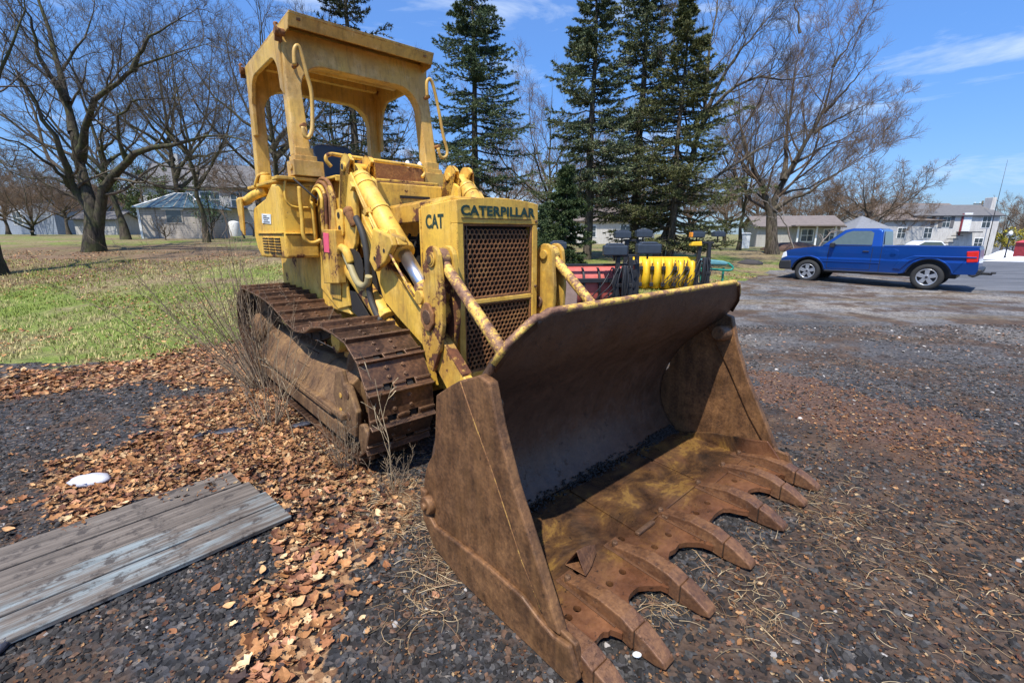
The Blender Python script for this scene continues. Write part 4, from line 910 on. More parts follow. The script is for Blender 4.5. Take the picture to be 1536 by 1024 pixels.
x, y = sample_ground(60000, .8, 8.5, .8); z5 = zones(x, y); dn = fbm(x, y, 1.6, 33); m = z5[1] & (RNG.random(len(x)) < np.clip((dn-.33)*4.5, .12, 1)); x, y = x[m], y[m]; parts_.append(leaves(x, y, .026, .086, .028)); m = parts_[-1][2]; m *= np.where(fbm(x, y, 2.5, 35)[:, None] > .45, 1, .7)
x, y = sample_ground(16000, 1.5, 8, .8); z5 = zones(x+RNG.normal(0, .22, len(x)), y+RNG.normal(0, .22, len(x))); m = z5[1]; parts_.append(leaves(x[m], y[m], .025, .07, .02))
x, y = RNG.normal(G(470, 640)[0], .75, 9000), RNG.normal(G(470, 640)[1], .8, 9000); m = zones(x, y)[1]; q_ = leaves(x[m], y[m], .012, .040, .05); q_ = (q_[0], q_[1], q_[2]*.65); parts_.append(q_)
x, y = sample_ground(30000, 5, 17, .7); z5 = zones(x, y); m = z5[0] & (fbm(x, y, .5, 31) > .42); parts_.append(leaves(x[m], y[m], .03, .075, .02))
x, y = sample_ground(22000, .8, 8, .8); z5 = zones(x, y); m = ((z5[2]) | (z5[3] & (RNG.random(len(x)) < .5)) | (RNG.random(len(x)) < .035)) & ~z5[1]; q_ = leaves(x[m], y[m], .008, .034, .010); parts_.append((q_[0], q_[1], q_[2]*.65))
x, y = sample_ground(30000, .8, 5.5, .7); q_ = leaves(x, y, .006, .018, .012); parts_.append((q_[0], q_[1], q_[2]*.45))
x, y = sample_ground(30000, 3.0, 8, 1.); z5 = zones(x+RNG.normal(0, .25, len(x)), y+RNG.normal(0, .2, len(x))); m = z5[2] & (fbm(x, y, 2.2, 71) > .46); q_ = leaves(x[m], y[m], .008, .034, .012); parts_.append((q_[0], q_[1], q_[2]*np.array([.62, .58, .55])))
pos, sc, tn = [np.concatenate(a) for a in zip(*parts_)]
lx = (pos[:, 0]-OX)*R0[0][0]+(pos[:, 1]-OY)*R0[0][1]; ly = (pos[:, 0]-OX)*R0[1][0]+(pos[:, 1]-OY)*R0[1][1]
ok = ~((np.abs(lx) < 1.1) & (ly > -1.85) & (ly < -.85)) & ~((np.abs(lx) < 1.0) & (ly > -.8) & (ly < 3.4) & (RNG.random(len(lx)) < .9)); pos, sc, tn = pos[ok], sc[ok], tn[ok]
m_leaf = tintmat('dry_leaves', .7)
scatter('fallen_leaves', [c[0] for c in lt], [c[1] for c in lt], pos, rotm(len(pos), .27), sc, tn, m_leaf, 'dry brown oak leaves drifted along the track and over the gravel', 'leaves')
# a few leaves caught on the track shoes and straw wisps
def strands(n, x, y, L0, L1, rise, pal_, name, label, cat, wid=.0022):
    P = 6; n = len(x); a = RNG.uniform(0, 2*np.pi, n); Ls = RNG.uniform(L0, L1, n); pts = np.zeros((n, P, 3)); cur = np.stack([x, y, gz(x, y)+.006], 1); dr = np.stack([np.cos(a), np.sin(a), RNG.uniform(*rise, n)], 1)
    curl = RNG.normal(0, .5, n)
    for i in range(P):
        pts[:, i] = cur; cur = cur+dr*(Ls/(P-1))[:, None]; c, s_ = np.cos(curl), np.sin(curl); dr = np.stack([dr[:, 0]*c-dr[:, 1]*s_, dr[:, 0]*s_+dr[:, 1]*c, dr[:, 2]-rise[1]*.45], 1); curl += RNG.normal(0, .15, n)
    pts[:, :, 2] = np.maximum(pts[:, :, 2], gz(pts[:, :, 0].ravel(), pts[:, :, 1].ravel()).reshape(n, P)+.004)
    tb = tube_np(pts, np.full((n, P), wid)*np.linspace(1, .5, P), 3); k = RNG.integers(0, len(pal_), n); t = np.array(pal_)[k]*RNG.uniform(.7, 1.2, (n, 1))
    return tb, np.repeat(t, (P-1)*3, 0)
def tube_np(pts, rd, k=3):
    n, P, _ = pts.shape; tg = np.gradient(pts, axis=1); tg /= np.linalg.norm(tg, axis=2, keepdims=True)+1e-9
    ref = np.where(np.abs(tg[:, :1, 2:3]) > .9, np.array([1., 0, 0]), np.array([0, 0, 1.])); a = np.cross(tg, np.broadcast_to(ref, tg.shape)); a /= np.linalg.norm(a, axis=2, keepdims=True)+1e-9; b = np.cross(tg, a)
    th = np.arange(k)*2*np.pi/k; V = pts[:, :, None, :]+rd[:, :, None, None]*(a[:, :, None, :]*np.cos(th)[None, None, :, None]+b[:, :, None, :]*np.sin(th)[None, None, :, None])
    base = (np.arange(n)*P*k)[:, None, None]+(np.arange(P-1)*k)[None, :, None]+np.arange(k)[None, None, :]
    nxt = (np.arange(n)*P*k)[:, None, None]+(np.arange(P-1)*k)[None, :, None]+((np.arange(k)+1) % k)[None, None, :]
    return V.reshape(-1, 3), np.stack([base, nxt, nxt+k, base+k], 3).reshape(-1, 4)
def merge(parts):
    V = []; Fc = []; C_ = []; off = 0
    for (v, f), c in parts: V.append(v); Fc.append(f+off); C_.append(c); off += len(v)
    return np.concatenate(V), np.concatenate(Fc), np.concatenate(C_)
straw = [(.34, .23, .12), (.22, .13, .07), (.13, .07, .04), (.42, .32, .19)]
def blob(px, py, r, n):
    c = G(px, py); return RNG.normal(c[0], r, n), RNG.normal(c[1], r, n)
sp_ = []
for px, py, r, n in [(620, 780, .10, 170), (650, 850, .09, 140), (590, 740, .16, 220), (1080, 880, .12, 60), (1120, 860, .16, 60), (1230, 760, .12, 80), (1340, 780, .3, 60), (1150, 930, .2, 30), (1250, 850, .3, 70), (640, 910, .1, 60), (560, 640, .3, 420), (480, 560, .35, 420), (420, 640, .35, 420), (1000, 900, .08, 70), (500, 720, .3, 380), (1420, 860, .3, 150)]:
    x, y = blob(px, py, r, n); sp_.append(strands(n, x, y, .05, .22, (.05, .35), straw, '', '', '', .0016))
V, Fc, C_ = merge(sp_); props(npmesh('dry_straw', V, Fc, m_leaf, None, C_), 'dry straw and weed stems tangled over the gravel and leaves', 'straw', kind='stuff')
# grass blades on the lawn
x, y = sample_ground(90000, 5.2, 15., .8, 1.1); m = zones(x, y)[0] & (x < 8) & (fbm(x, y, 3, 44) > .36); x, y = x[m], y[m]
n = len(x); gr = fbm(x, y, .55, 46); P = 3; h_ = RNG.uniform(.03, .085, n); a = RNG.uniform(0, 6.28, n); pts = np.zeros((n, P, 3)); z0 = gz(x, y)
for i, tt_ in enumerate((0, .55, 1)): pts[:, i] = np.stack([x+np.cos(a)*h_*.7*tt_**2, y+np.sin(a)*h_*.7*tt_**2, z0+h_*tt_], 1)
side_ = np.stack([-np.sin(a), np.cos(a), 0*a], 1)*.006; V = np.stack([pts[:, 0]-side_, pts[:, 0]+side_, pts[:, 1]+side_*.7, pts[:, 1]-side_*.7, pts[:, 2]], 1).reshape(-1, 3)
b_ = np.arange(n)[:, None]*5; Fc = np.concatenate([b_+np.array([0, 1, 2]), b_+np.array([0, 2, 3]), b_+np.array([3, 2, 4])], 0)
gp = np.where((RNG.random(n) < np.clip((gr-.40)*5, .08, .9))[:, None], np.array([(.42, .36, .15)]), np.array([(.20, .25, .042)]))*RNG.uniform(.6, 1.3, (n, 1))
props(npmesh('lawn_grass', V, Fc, m_leaf, None, np.concatenate([gp]*3)), 'short patchy spring grass on the lawn behind the loader', 'grass', kind='stuff')
# moss tufts by the teeth
# ================================================================ trees
def bark(name, c0, c1, moss=0.):
    k = Nt(name); n = k.noise(1., 7, .7, k.co(scale=(14, 14, 3))); c = k.mix(k.ramp(n, [(.38, 0.), (.62, 1.)]), c0, c1)
    if moss: c = k.mix(k.math('MULTIPLY', k.ramp(k.noise(2.3, 6, .7), [(.45, 0.), (.6, 1.)]), moss), c, (.075, .085, .028))
    k.bump(n, .9, .03); return k.fin(c, .9, 0, .2)
m_bark = bark('dark_bark', (.028, .023, .017), (.105, .085, .062), .6)
m_bark2 = bark('grey_bark', (.04, .032, .025), (.15, .12, .09), .2)
m_twig = bark('twig_bark', (.06, .046, .036), (.16, .125, .095), .3)
m_twigr = bark('reddish_twigs', (.10, .068, .045), (.26, .18, .12))
m_twigp = bark('pale_twigs', (.16, .13, .11), (.34, .29, .25))
def resample(pl, n):
    pl = np.array(pl, float); s = np.r_[0, np.cumsum(np.linalg.norm(np.diff(pl, axis=0), axis=1))]; t = np.linspace(0, s[-1], n); return np.stack([np.interp(t, s, pl[:, i]) for i in range(3)], 1)
def grow(pts, rd, m, ratio, ang, P=6, wig=.18, up=.12, tmin=.2, rr=.55, rng=None, lmin=.0, tip=.3, decay=.55, rmin=.004):
    N, Q, _ = pts.shape; Lp = np.linalg.norm(np.diff(pts, axis=1), axis=2).sum(1)
    t = (tmin+(1-tmin)*(np.arange(m)[None]+rng.random((N, m)))/m)*(Q-1); i = np.clip(t.astype(int), 0, Q-2); f = (t-i)[..., None]; ar = np.arange(N)[:, None]
    p = pts[ar, i]*(1-f)+pts[ar, i+1]*f; r0 = (rd[ar, i]*(1-f[..., 0])+rd[ar, i+1]*f[..., 0])*rr; tg = pts[ar, i+1]-pts[ar, i]; tg /= np.linalg.norm(tg, axis=2, keepdims=True)+1e-9
    p = p.reshape(-1, 3); tg = tg.reshape(-1, 3); r0 = np.maximum(r0.ravel(), rmin); ln = (Lp[:, None]*ratio*(1-decay*t/(Q-1))).ravel()*rng.uniform(.6, 1.3, N*m); ln = np.maximum(ln, lmin)
    rnd = rng.normal(size=tg.shape); pr = rnd-tg*(rnd*tg).sum(1, keepdims=True); pr /= np.linalg.norm(pr, axis=1, keepdims=True)+1e-9; an = rng.uniform(ang[0], ang[1], len(tg))[:, None]
    Lr = np.repeat(Lp, m); kp = rng.random(len(p)) < np.clip(Lr/(np.percentile(Lp, 75)+1e-6)*1.15, .25, 1); p, tg, r0, ln, pr, an = p[kp], tg[kp], r0[kp], ln[kp], pr[kp], an[kp]
    d = tg*np.cos(an)+pr*np.sin(an); out = np.zeros((len(p), P, 3)); cur = p.copy()
    for k in range(P):
        out[:, k] = cur; cur = cur+d*(ln/(P-1))[:, None]; d = d+rng.normal(0, wig, d.shape)+np.array([0, 0, up]); d /= np.linalg.norm(d, axis=1, keepdims=True)
    return out, r0[:, None]*np.linspace(1, tip, P)[None]
def tube_obj(name, sets, mat, parent, sides):
    V = []; Fc = []; off = 0
    for (p, r), k in zip(sets, sides): v, f = tube_np(p, r, k); V.append(v); Fc.append(f+off); off += len(v)
    return npmesh(name, np.concatenate(V), np.concatenate(Fc), mat, parent, None, True)
def bare_tree(name, label, base, limbs, levels, seed, mb_=None, mt=None, group=None, cat='tree', flare=True):
    """limbs: list of (polyline world coords, r0, r1); levels: grow kwargs lists"""
    rng = np.random.default_rng(seed); root = thing(name, label, cat, tuple(base), 0, group); B = np.array(base, float)
    Q = 14; pl = np.stack([resample(catmull([tuple(np.array(a)-B) for a in l[0]], 5), Q) for l in limbs]); pl[:, 1:-1] += rng.normal(0, .035, (len(limbs), Q-2, 3))
    rd = np.stack([(np.linspace(1, 0, Q)**1.25*(l[1]-l[2]*.3)+l[2]*.3)*.78 for l in limbs])
    if flare: rd[:, 0] *= 1.7; rd[:, 1] *= 1.2
    tube_obj('trunk', [(pl, rd)], mb_ or m_bark, root, [10])
    cur = (pl, rd); sets = []; sd = []
    for i, kw in enumerate(levels): cur = grow(cur[0], cur[1], rng=rng, **kw); sets.append(cur); sd.append(5 if i == 0 else 4 if i == 1 else 3)
    tube_obj('crown', sets, mt or m_twig, root, sd); return root
def auto_limbs(base, h, spread, n, r, rng, trunk=.28, lean=(0, 0)):
    b = np.array(base, float); fork = b+np.array([lean[0]*.3, lean[1]*.3, h*trunk]); out = [([b, (b+fork)/2+rng.normal(0, .05, 3), fork, fork+np.array([lean[0]*.6, lean[1]*.6, h*(1-trunk)*.95])], r, r*.10)]
    for i in range(n):
        a = 2*math.pi*(i+rng.random()*.7)/n; k = rng.uniform(.5, 1.); zz0 = trunk*rng.uniform(.75, 1.5)
        st = b+np.array([lean[0]*zz0, lean[1]*zz0, h*zz0]); e = np.array([math.cos(a)*spread*k, math.sin(a)*spread*k, h*rng.uniform(.62, .98)])+b+np.array([*lean, 0])*.6
        mid = st*.5+e*.5+np.array([math.cos(a)*spread*.18, math.sin(a)*spread*.18, -h*.03]); out.append(([st, mid, e], r*.5, r*.08))
    return out
LV_N = [dict(m=11, ratio=.42, ang=(.5, 1.1), P=7, wig=.16, up=.10, tmin=.25, rr=.5), dict(m=7, ratio=.48, ang=(.4, 1.0), P=6, wig=.2, up=.12, rr=.45, rmin=.008), dict(m=5, ratio=.55, ang=(.4, .9), P=5, wig=.2, up=.12, rr=.5, rmin=.0055, lmin=.3), dict(m=4, ratio=.6, ang=(.3, .9), P=4, wig=.18, up=.14, rr=.6, rmin=.004, lmin=.25)]
def px(l, d, b=None):  # pixel polyline with per-point depth -> world
    return [D(x, y, d+(q[0] if q else 0)) for x, y, *q in l]
# 1. the many-limbed tree on the left lawn
B1 = D(142, 378, 17); B1[2] = hg(B1[0], B1[1])-.05
l1 = [([B1, *px([(138, 320), (112, 285), (95, 235, -.5), (70, 180, -.8), (30, 120, -1.2), (-30, 90, -2)], 17)], .30, .03),
      ([B1, *px([(140, 315), (118, 240, .4), (100, 150, .6), (78, 60, 1), (50, -30, 1.2), (30, -120, 1.5)], 17)], .30, .035),
      ([B1, *px([(148, 320), (158, 280), (172, 262), (200, 232, -.6), (255, 214, -1.0), (330, 205, -1.5), (400, 215, -2.)], 17)], .27, .02),
      (px([(118, 240), (130, 185, -.5), (150, 140, -1), (200, 105, -1.6), (260, 80, -2.2), (330, 60, -2.6)], 17.4), .17, .02),
      (px([(100, 150), (62, 90, -.6), (40, 20, -1), (-20, -60, -1.4)], 17.5), .12, .02), (px([(110, 200), (90, 120, .8), (130, 50, 1.6), (150, -40, 2.2)], 17.5), .12, .02),
      (px([(130, 300), (90, 270, .6), (30, 262, 1), (-30, 240, 1.6)], 17), .09, .015), (px([(200, 105, -1.6), (230, 50, -1.8), (300, 10, -2)], 17), .08, .015),
      (px([(112, 285), (60, 235, -1), (0, 205, -2), (-60, 200, -2.6)], 17), .10, .015), (px([(190, 240, -.4), (175, 180, -.8), (210, 150, -1), (290, 150, -1.6)], 17), .08, .012)]
bare_tree('bare_maple_tree', 'big dark multi-trunked bare tree on the lawn left of the pale shed', B1, l1, [dict(m=12, ratio=.36, ang=(.5, 1.15), P=8, wig=.16, up=.07, tmin=.18, rr=.42, rmin=.014), dict(m=7, ratio=.5, ang=(.4, 1.0), P=6, wig=.2, up=.09, rr=.45, rmin=.008), dict(m=5, ratio=.55, ang=(.4, .9), P=5, wig=.2, up=.10, rr=.5, rmin=.005, lmin=.3), dict(m=5, ratio=.6, ang=(.3, .9), P=4, wig=.18, up=.14, rr=.6, rmin=.0034, lmin=.25)], 1)
# 2. trunk at the far left edge
B2 = D(-18, 408, 12.5); B2[2] = hg(B2[0], B2[1])-.05
bare_tree('leaning_tree', 'thick dark trunk cut off by the left edge of the picture', B2, [([B2, *px([(-22, 330), (-40, 250), (-70, 120), (-60, -60)], 12.5)], .33, .05), (px([(-40, 250), (-10, 150, .5), (20, 60, .6), (60, -60, 1)], 12.5), .10, .02), (px([(-50, 200), (-20, 230, -.4), (20, 250, -.5), (60, 240, -.6)], 12.5), .06, .01)], [dict(m=9, ratio=.4, ang=(.5, 1.1), P=7, wig=.16, up=.08, tmin=.3, rr=.5, rmin=.012), dict(m=7, ratio=.45, ang=(.4, 1.0), P=6, wig=.2, up=.08, rr=.5, rmin=.008), dict(m=6, ratio=.5, ang=(.4, .9), P=5, wig=.2, up=.1, rr=.5, rmin=.006, lmin=.3)], 2)
# generic bare trees placed on the lawn and beyond
rngt = np.random.default_rng(42)
def std(name, label, pxx, depth, h, spread, r, seed, n=7, levels=None, mt=None, mb_=None, group=None, lean=(0, 0), trunk=.28):
    b = D(pxx, 400, depth); b[2] = hg(b[0], b[1])-.05
    return bare_tree(name, label, b, auto_limbs(b, h, spread, n, r, np.random.default_rng(seed), trunk, lean), levels or LV_N, seed, mb_, mt, group)
std('bare_tree', 'slender bare tree leaning just behind the left corner of the shed', 197, 23.5, 10.5, 3.2, .20, 11, lean=(-1.2, 0), n=6)
std('bare_tree', 'thin bare tree standing in front of the right end of the shed', 316, 21.5, 9.5, 3.4, .15, 12, n=8, lean=(-.4, 0))
std('bare_tree', 'low reddish many-stemmed bare tree far left beside the pale building', 62, 32, 5.2, 3.4, .14, 13, n=9, trunk=.1, mt=m_twigr)
std('bare_tree', 'tall bare tree seen under the left side of the canopy', 430, 26, 13, 5.2, .24, 14, n=8)
std('bare_tree', 'tall bare tree seen through the middle of the canopy frame', 515, 24, 9.5, 5.0, .22, 15, n=9, trunk=.2)
std('bare_tree', 'bare tree with fine twigs between the two groups of spruces', 822, 27, 9.5, 4.2, .16, 16, n=8, mt=m_twigr)
std('bare_tree', 'bare grey tree behind the maple with its top left of the canopy', 285, 30, 14, 5.5, .25, 17, n=8)
# leaning trees right of the spruces
B3 = D(984, 392, 19); B3[2] = hg(B3[0], B3[1])-.05
bare_tree('bare_oak_tree', 'large leaning bare tree growing out beside the spruces right of centre', B3, [([B3, *px([(1000, 345), (1022, 290), (1040, 230, .3), (1058, 170, .6), (1062, 90, 1), (1075, 0, 1.4), (1080, -90, 2)], 19)], .21, .03),
      (px([(1045, 200, .3), (1080, 150, 0), (1130, 115, -.4), (1190, 120, -.8), (1250, 100, -1.2)], 19), .12, .02), (px([(1015, 300), (1070, 270, -.4), (1120, 235, -.6), (1190, 200, -1), (1260, 185, -1.4)], 19), .12, .015),
      (px([(1058, 170, .6), (1100, 90, .2), (1150, 30, 0), (1200, -30, 0)], 19), .10, .02), (px([(1062, 110, .8), (1030, 50, .6), (1010, -20, .6)], 19), .07, .015), (px([(1000, 345), (950, 310, .4), (900, 285, .6), (860, 250, 1)], 19), .07, .012)],
      [dict(m=14, ratio=.42, ang=(.35, .95), P=8, wig=.14, up=.12, tmin=.25, rr=.45, rmin=.011), dict(m=7, ratio=.5, ang=(.4, .95), P=6, wig=.18, up=.14, rr=.45, rmin=.008), dict(m=5, ratio=.55, ang=(.4, .9), P=5, wig=.18, up=.14, rr=.5, rmin=.0052, lmin=.3), dict(m=5, ratio=.6, ang=(.3, .8), P=4, wig=.15, up=.14, rr=.6, rmin=.004, lmin=.25)], 21, m_bark2, m_twig)
B4 = D(1158, 380, 24); B4[2] = hg(B4[0], B4[1])-.05
bare_tree('bare_maple_tree', 'wide spreading bare tree left of the blue pickup with a thick grey trunk', B4, [([B4, *px([(1156, 330), (1150, 300), (1130, 250), (1110, 190, 1), (1105, 120, 1.6)], 24)], .30, .03),
      ([B4, *px([(1160, 330), (1165, 290), (1200, 230, -.6), (1235, 170, -1), (1250, 100, -1.4), (1262, 40, -1.6)], 24)], .28, .03), (px([(1160, 315), (1195, 295, -.6), (1250, 265, -1.4), (1310, 225, -2)], 24), .13, .02),
      (px([(1175, 270, -.3), (1180, 200, .2), (1190, 130, .8), (1200, 50, 1.2)], 24), .14, .02), (px([(1220, 200, -.8), (1270, 170, -1.4), (1320, 150, -2)], 24), .10, .015), (px([(1150, 300), (1110, 280, 1), (1060, 265, 1.8)], 24), .09, .015), (px([(1235, 170, -1), (1290, 110, -1.6), (1320, 70, -2)], 24), .09, .015),
      (px([(1190, 245, -.5), (1240, 220, .6), (1300, 190, 1.2), (1335, 165, 1.6)], 24), .09, .015), (px([(1165, 290), (1215, 280, 1.2), (1270, 250, 2), (1325, 215, 2.6)], 24), .09, .012), (px([(1250, 100, -1.4), (1290, 40, -1.6), (1310, 0, -1.8)], 24), .06, .01), (px([(1200, 50, 1.2), (1190, -20, 1.4), (1195, -80, 1.6)], 24), .06, .01)],
      [dict(m=15, ratio=.44, ang=(.35, .95), P=8, wig=.14, up=.12, tmin=.22, rr=.45, rmin=.012), dict(m=8, ratio=.5, ang=(.4, .95), P=6, wig=.18, up=.14, rr=.45, rmin=.009), dict(m=6, ratio=.55, ang=(.4, .9), P=5, wig=.18, up=.14, rr=.5, rmin=.006, lmin=.4), dict(m=6, ratio=.6, ang=(.3, .8), P=4, wig=.15, up=.14, rr=.6, rmin=.0045, lmin=.3)], 22, m_bark2, m_twigr)
std('bare_tree', 'slim bare tree standing just left of the thick grey trunk', 1105, 26, 9, 3.0, .12, 25, n=6, mt=m_twigr)
# distant bare trees: one source, copied
far0 = std('distant_bare_tree', 'rounded bare tree far behind the cab of the pickup', 1290, 46, 9.0, 5.2, .25, 31, n=10, mt=m_twigr, mb_=m_bark2, levels=[dict(m=9, ratio=.42, ang=(.5, 1.1), P=6, wig=.16, up=.10, tmin=.2, rr=.5, rmin=.025), dict(m=7, ratio=.45, ang=(.4, 1.0), P=5, wig=.2, up=.10, rr=.5, rmin=.015), dict(m=6, ratio=.5, ang=(.4, .9), P=4, wig=.2, up=.12, rr=.5, rmin=.011, lmin=.4), dict(m=3, ratio=.5, ang=(.4, .9), P=3, wig=.2, up=.12, rr=.5, rmin=.009, lmin=.3)], group='bare trees far beyond the lot')
far0['label'] = 'distant bare trees among the houses and along the horizon'
for (q, d, sc_) in [(1235, 52, .95), (1340, 60, .75), (1405, 80, .8), (1440, 84, .7), (1500, 75, .95), (1545, 66, .95), (1190, 56, .9), (1130, 50, .9), (1085, 44, .9), (1030, 50, 1.), (960, 46, 1.), (905, 52, 1.), (850, 48, .9), (760, 46, 1.), (680, 50, 1.), (600, 42, .9), (540, 50, .9), (470, 44, 1.), (400, 46, 1.), (345, 55, 1.), (290, 52, 1.), (235, 56, 1.05), (170, 60, .9), (110, 46, .8), (20, 52, .9), (-40, 40, .9), (-90, 44, 1.), (1250, 75, .8), (1370, 95, .8)]:
    b = D(q, 380, d); c = copy_tree(far0, None, (b[0], b[1], hg(b[0], b[1])-.05), RNG.uniform(0, 6.28)); c.scale = (sc_, sc_, sc_*RNG.uniform(.85, 1.1))
# ---- conifers
m_need = tintmat('spruce_needles', .6)
def conifer(name, label, pxx, depth, h, R, seed, z0=.12, dens=1., group=None, pal_=((.10, .14, .065), (.065, .10, .048), (.155, .185, .085)), droop=.25, whorl=.26, thin=1.):
    rng = np.random.default_rng(seed); b = D(pxx, 400, depth); b[2] = hg(b[0], b[1])-.05; root = thing(name, label, 'tree', tuple(b), 0, group)
    tz = np.linspace(0, h, 12); tp_ = np.stack([.03*np.sin(tz), .03*np.cos(tz*1.3), tz], 1)[None]; tr = (.012+.018*h*(1-tz/h))[None]*.85
    tube_obj('trunk', [(tp_, tr)], m_bark2, root, [9])
    zs = np.arange(h*z0, h*.985, whorl); bz = []; 
    for z in zs:
        for q in range(rng.integers(4, 7)): bz.append(z+rng.uniform(-.1, .1))
    bz = np.clip(np.array(bz), .1, h*.99); n = len(bz); a = rng.uniform(0, 6.28, n); f = 1-bz/h; lob = .78+.30*rng.random(n)+(rng.random(n) < .15)*.15+.13*np.sin(a*2+bz*1.7+seed)+.08*np.sin(a*3-bz*2.9)
    Ln = np.maximum(R*np.minimum(1, (f*1.25))**.85*lob*np.where(bz/h < .25, .85, 1), .16); P = 8; s_ = np.linspace(0, 1, P)
    sl_ = np.where(f > .5, -droop, droop*.6*(1-2*f))-rng.uniform(0, .15, n); dz = Ln[:, None]*(sl_[:, None]*s_+ .28*s_**2*np.minimum(1, f+.4)[:, None])
    rr_ = Ln[:, None]*s_; pts = np.stack([np.cos(a)[:, None]*rr_, np.sin(a)[:, None]*rr_, bz[:, None]+dz], 2)+rng.normal(0, .02, (n, P, 3)); br_ = (.006+.012*Ln)[:, None]*np.linspace(1, .3, P)
    # side twigs
    m = max(6, int(19*dens)); t = (.12+.88*(np.arange(m)[None]+rng.random((n, m)))/m)*(P-1); i = np.clip(t.astype(int), 0, P-2); fr_ = (t-i)[..., None]; ar = np.arange(n)[:, None]; p = pts[ar, i]*(1-fr_)+pts[ar, i+1]*fr_; tg = pts[ar, i+1]-pts[ar, i]; tg /= np.linalg.norm(tg, axis=2, keepdims=True)
    sgn = np.where(np.arange(m) % 2 == 0, 1, -1)[None, :, None]; sd_ = np.stack([-np.sin(a), np.cos(a), 0*a], 1)[:, None, :]*sgn; d = tg*.75+sd_*rng.uniform(.5, 1.0, (n, m, 1))+rng.normal(0, .14, (n, m, 3))+np.array([0, 0, -.12]); d /= np.linalg.norm(d, axis=2, keepdims=True)
    tl = (Ln[:, None]*.36*(1.15-t/(P-1)*.75)*rng.uniform(.6, 1.3, (n, m))).clip(.10, .75); tw = p[:, :, None, :]+d[:, :, None, :]*tl[:, :, None, None]*np.linspace(0, 1, 4)[None, None, :, None]; tw[:, :, 2:, 2] -= .03*tl[:, :, None]
    tw = tw.reshape(-1, 4, 3); keep = rng.random(len(tw)) < thin; tw = tw[keep]
    tube_obj('branches', [(pts, br_), (tw, np.full((len(tw), 4), .0045))], m_bark2, root, [4, 3])
    # needle tufts along twigs and branch ends
    K = 8; tt_ = rng.random((len(tw), K))*3; ii = np.clip(tt_.astype(int), 0, 2); ff_ = (tt_-ii)[..., None]; aw = np.arange(len(tw))[:, None]; c = (tw[aw, ii]*(1-ff_)+tw[aw, ii+1]*ff_).reshape(-1, 3); dd = np.repeat((tw[:, 3]-tw[:, 0]), K, 0)
    e = pts[:, -3:].reshape(-1, 3); c = np.concatenate([c, e]); dd = np.concatenate([dd, np.repeat(pts[:, -1]-pts[:, -2], 3, 0)]); dd /= np.linalg.norm(dd, axis=1, keepdims=True)+1e-9
    NT = 5; c = np.repeat(c, NT, 0); dd = np.repeat(dd, NT, 0); v = dd*.8+rng.normal(0, .55, dd.shape)+np.array([0, 0, .10]); v /= np.linalg.norm(v, axis=1, keepdims=True); ln = rng.uniform(.05, .12, len(c))[:, None]; w = np.cross(v, rng.normal(size=v.shape)); w /= np.linalg.norm(w, axis=1, keepdims=True); w *= rng.uniform(.008, .019, len(c))[:, None]
    V = np.stack([c-w, c+w, c+v*ln+w*.3, c+v*ln-w*.3], 1).reshape(-1, 3); Fc = np.arange(len(c)*4).reshape(-1, 4)
    clump = np.repeat(rng.choice(3, len(tw), p=[.5, .3, .2]), K*NT); clump = np.concatenate([clump, rng.choice(3, len(c)-len(clump))]); t_ = np.array(pal_)[clump]*rng.uniform(.7, 1.25, (len(c), 1))
    npmesh('needles', V, Fc, m_need, root, t_); return root
conifer('spruce_tree', 'dense dark spruce standing alone right of the canopy', 716, 22, 12.9, 2.9, 51, .10, 1.15)
conifer('spruce_tree', 'sparse old spruce rising behind the canopy roof', 547, 20, 13.0, 2.6, 52, .30, .8, pal_=((.05, .065, .03), (.035, .05, .022), (.09, .085, .04)), whorl=.36, thin=.75)
conifer('spruce_tree', 'tall spruce with bare pale lower trunk, leftmost of the three behind the plows', 880, 19, 11.8, 2.35, 53, .22, 1.0, pal_=((.13, .16, .075), (.085, .11, .055), (.19, .20, .10)), thin=.95)
conifer('spruce_tree', 'tallest spruce, middle of the three behind the plows', 948, 21, 13.8, 2.5, 54, .12, 1.0, pal_=((.13, .16, .075), (.085, .11, .055), (.19, .20, .10)), thin=.95)
conifer('spruce_tree', 'shorter olive green spruce, rightmost of the three behind the plows', 1003, 18.5, 9.6, 2.9, 55, .10, 1.0, thin=.95, pal_=((.13, .14, .05), (.085, .10, .04), (.18, .175, .07)))
conifer('small_pine', 'small bushy evergreen just right of the radiator guard', 846, 15.5, 3.3, 1.0, 56, .06, 1.0, pal_=((.07, .10, .035), (.04, .065, .025), (.1, .13, .05)), whorl=.16)
conifer('small_pine', 'low evergreen shrub between the radiator guard and the bushy pine', 815, 17, 2.2, .9, 57, .06, .9, whorl=.15)
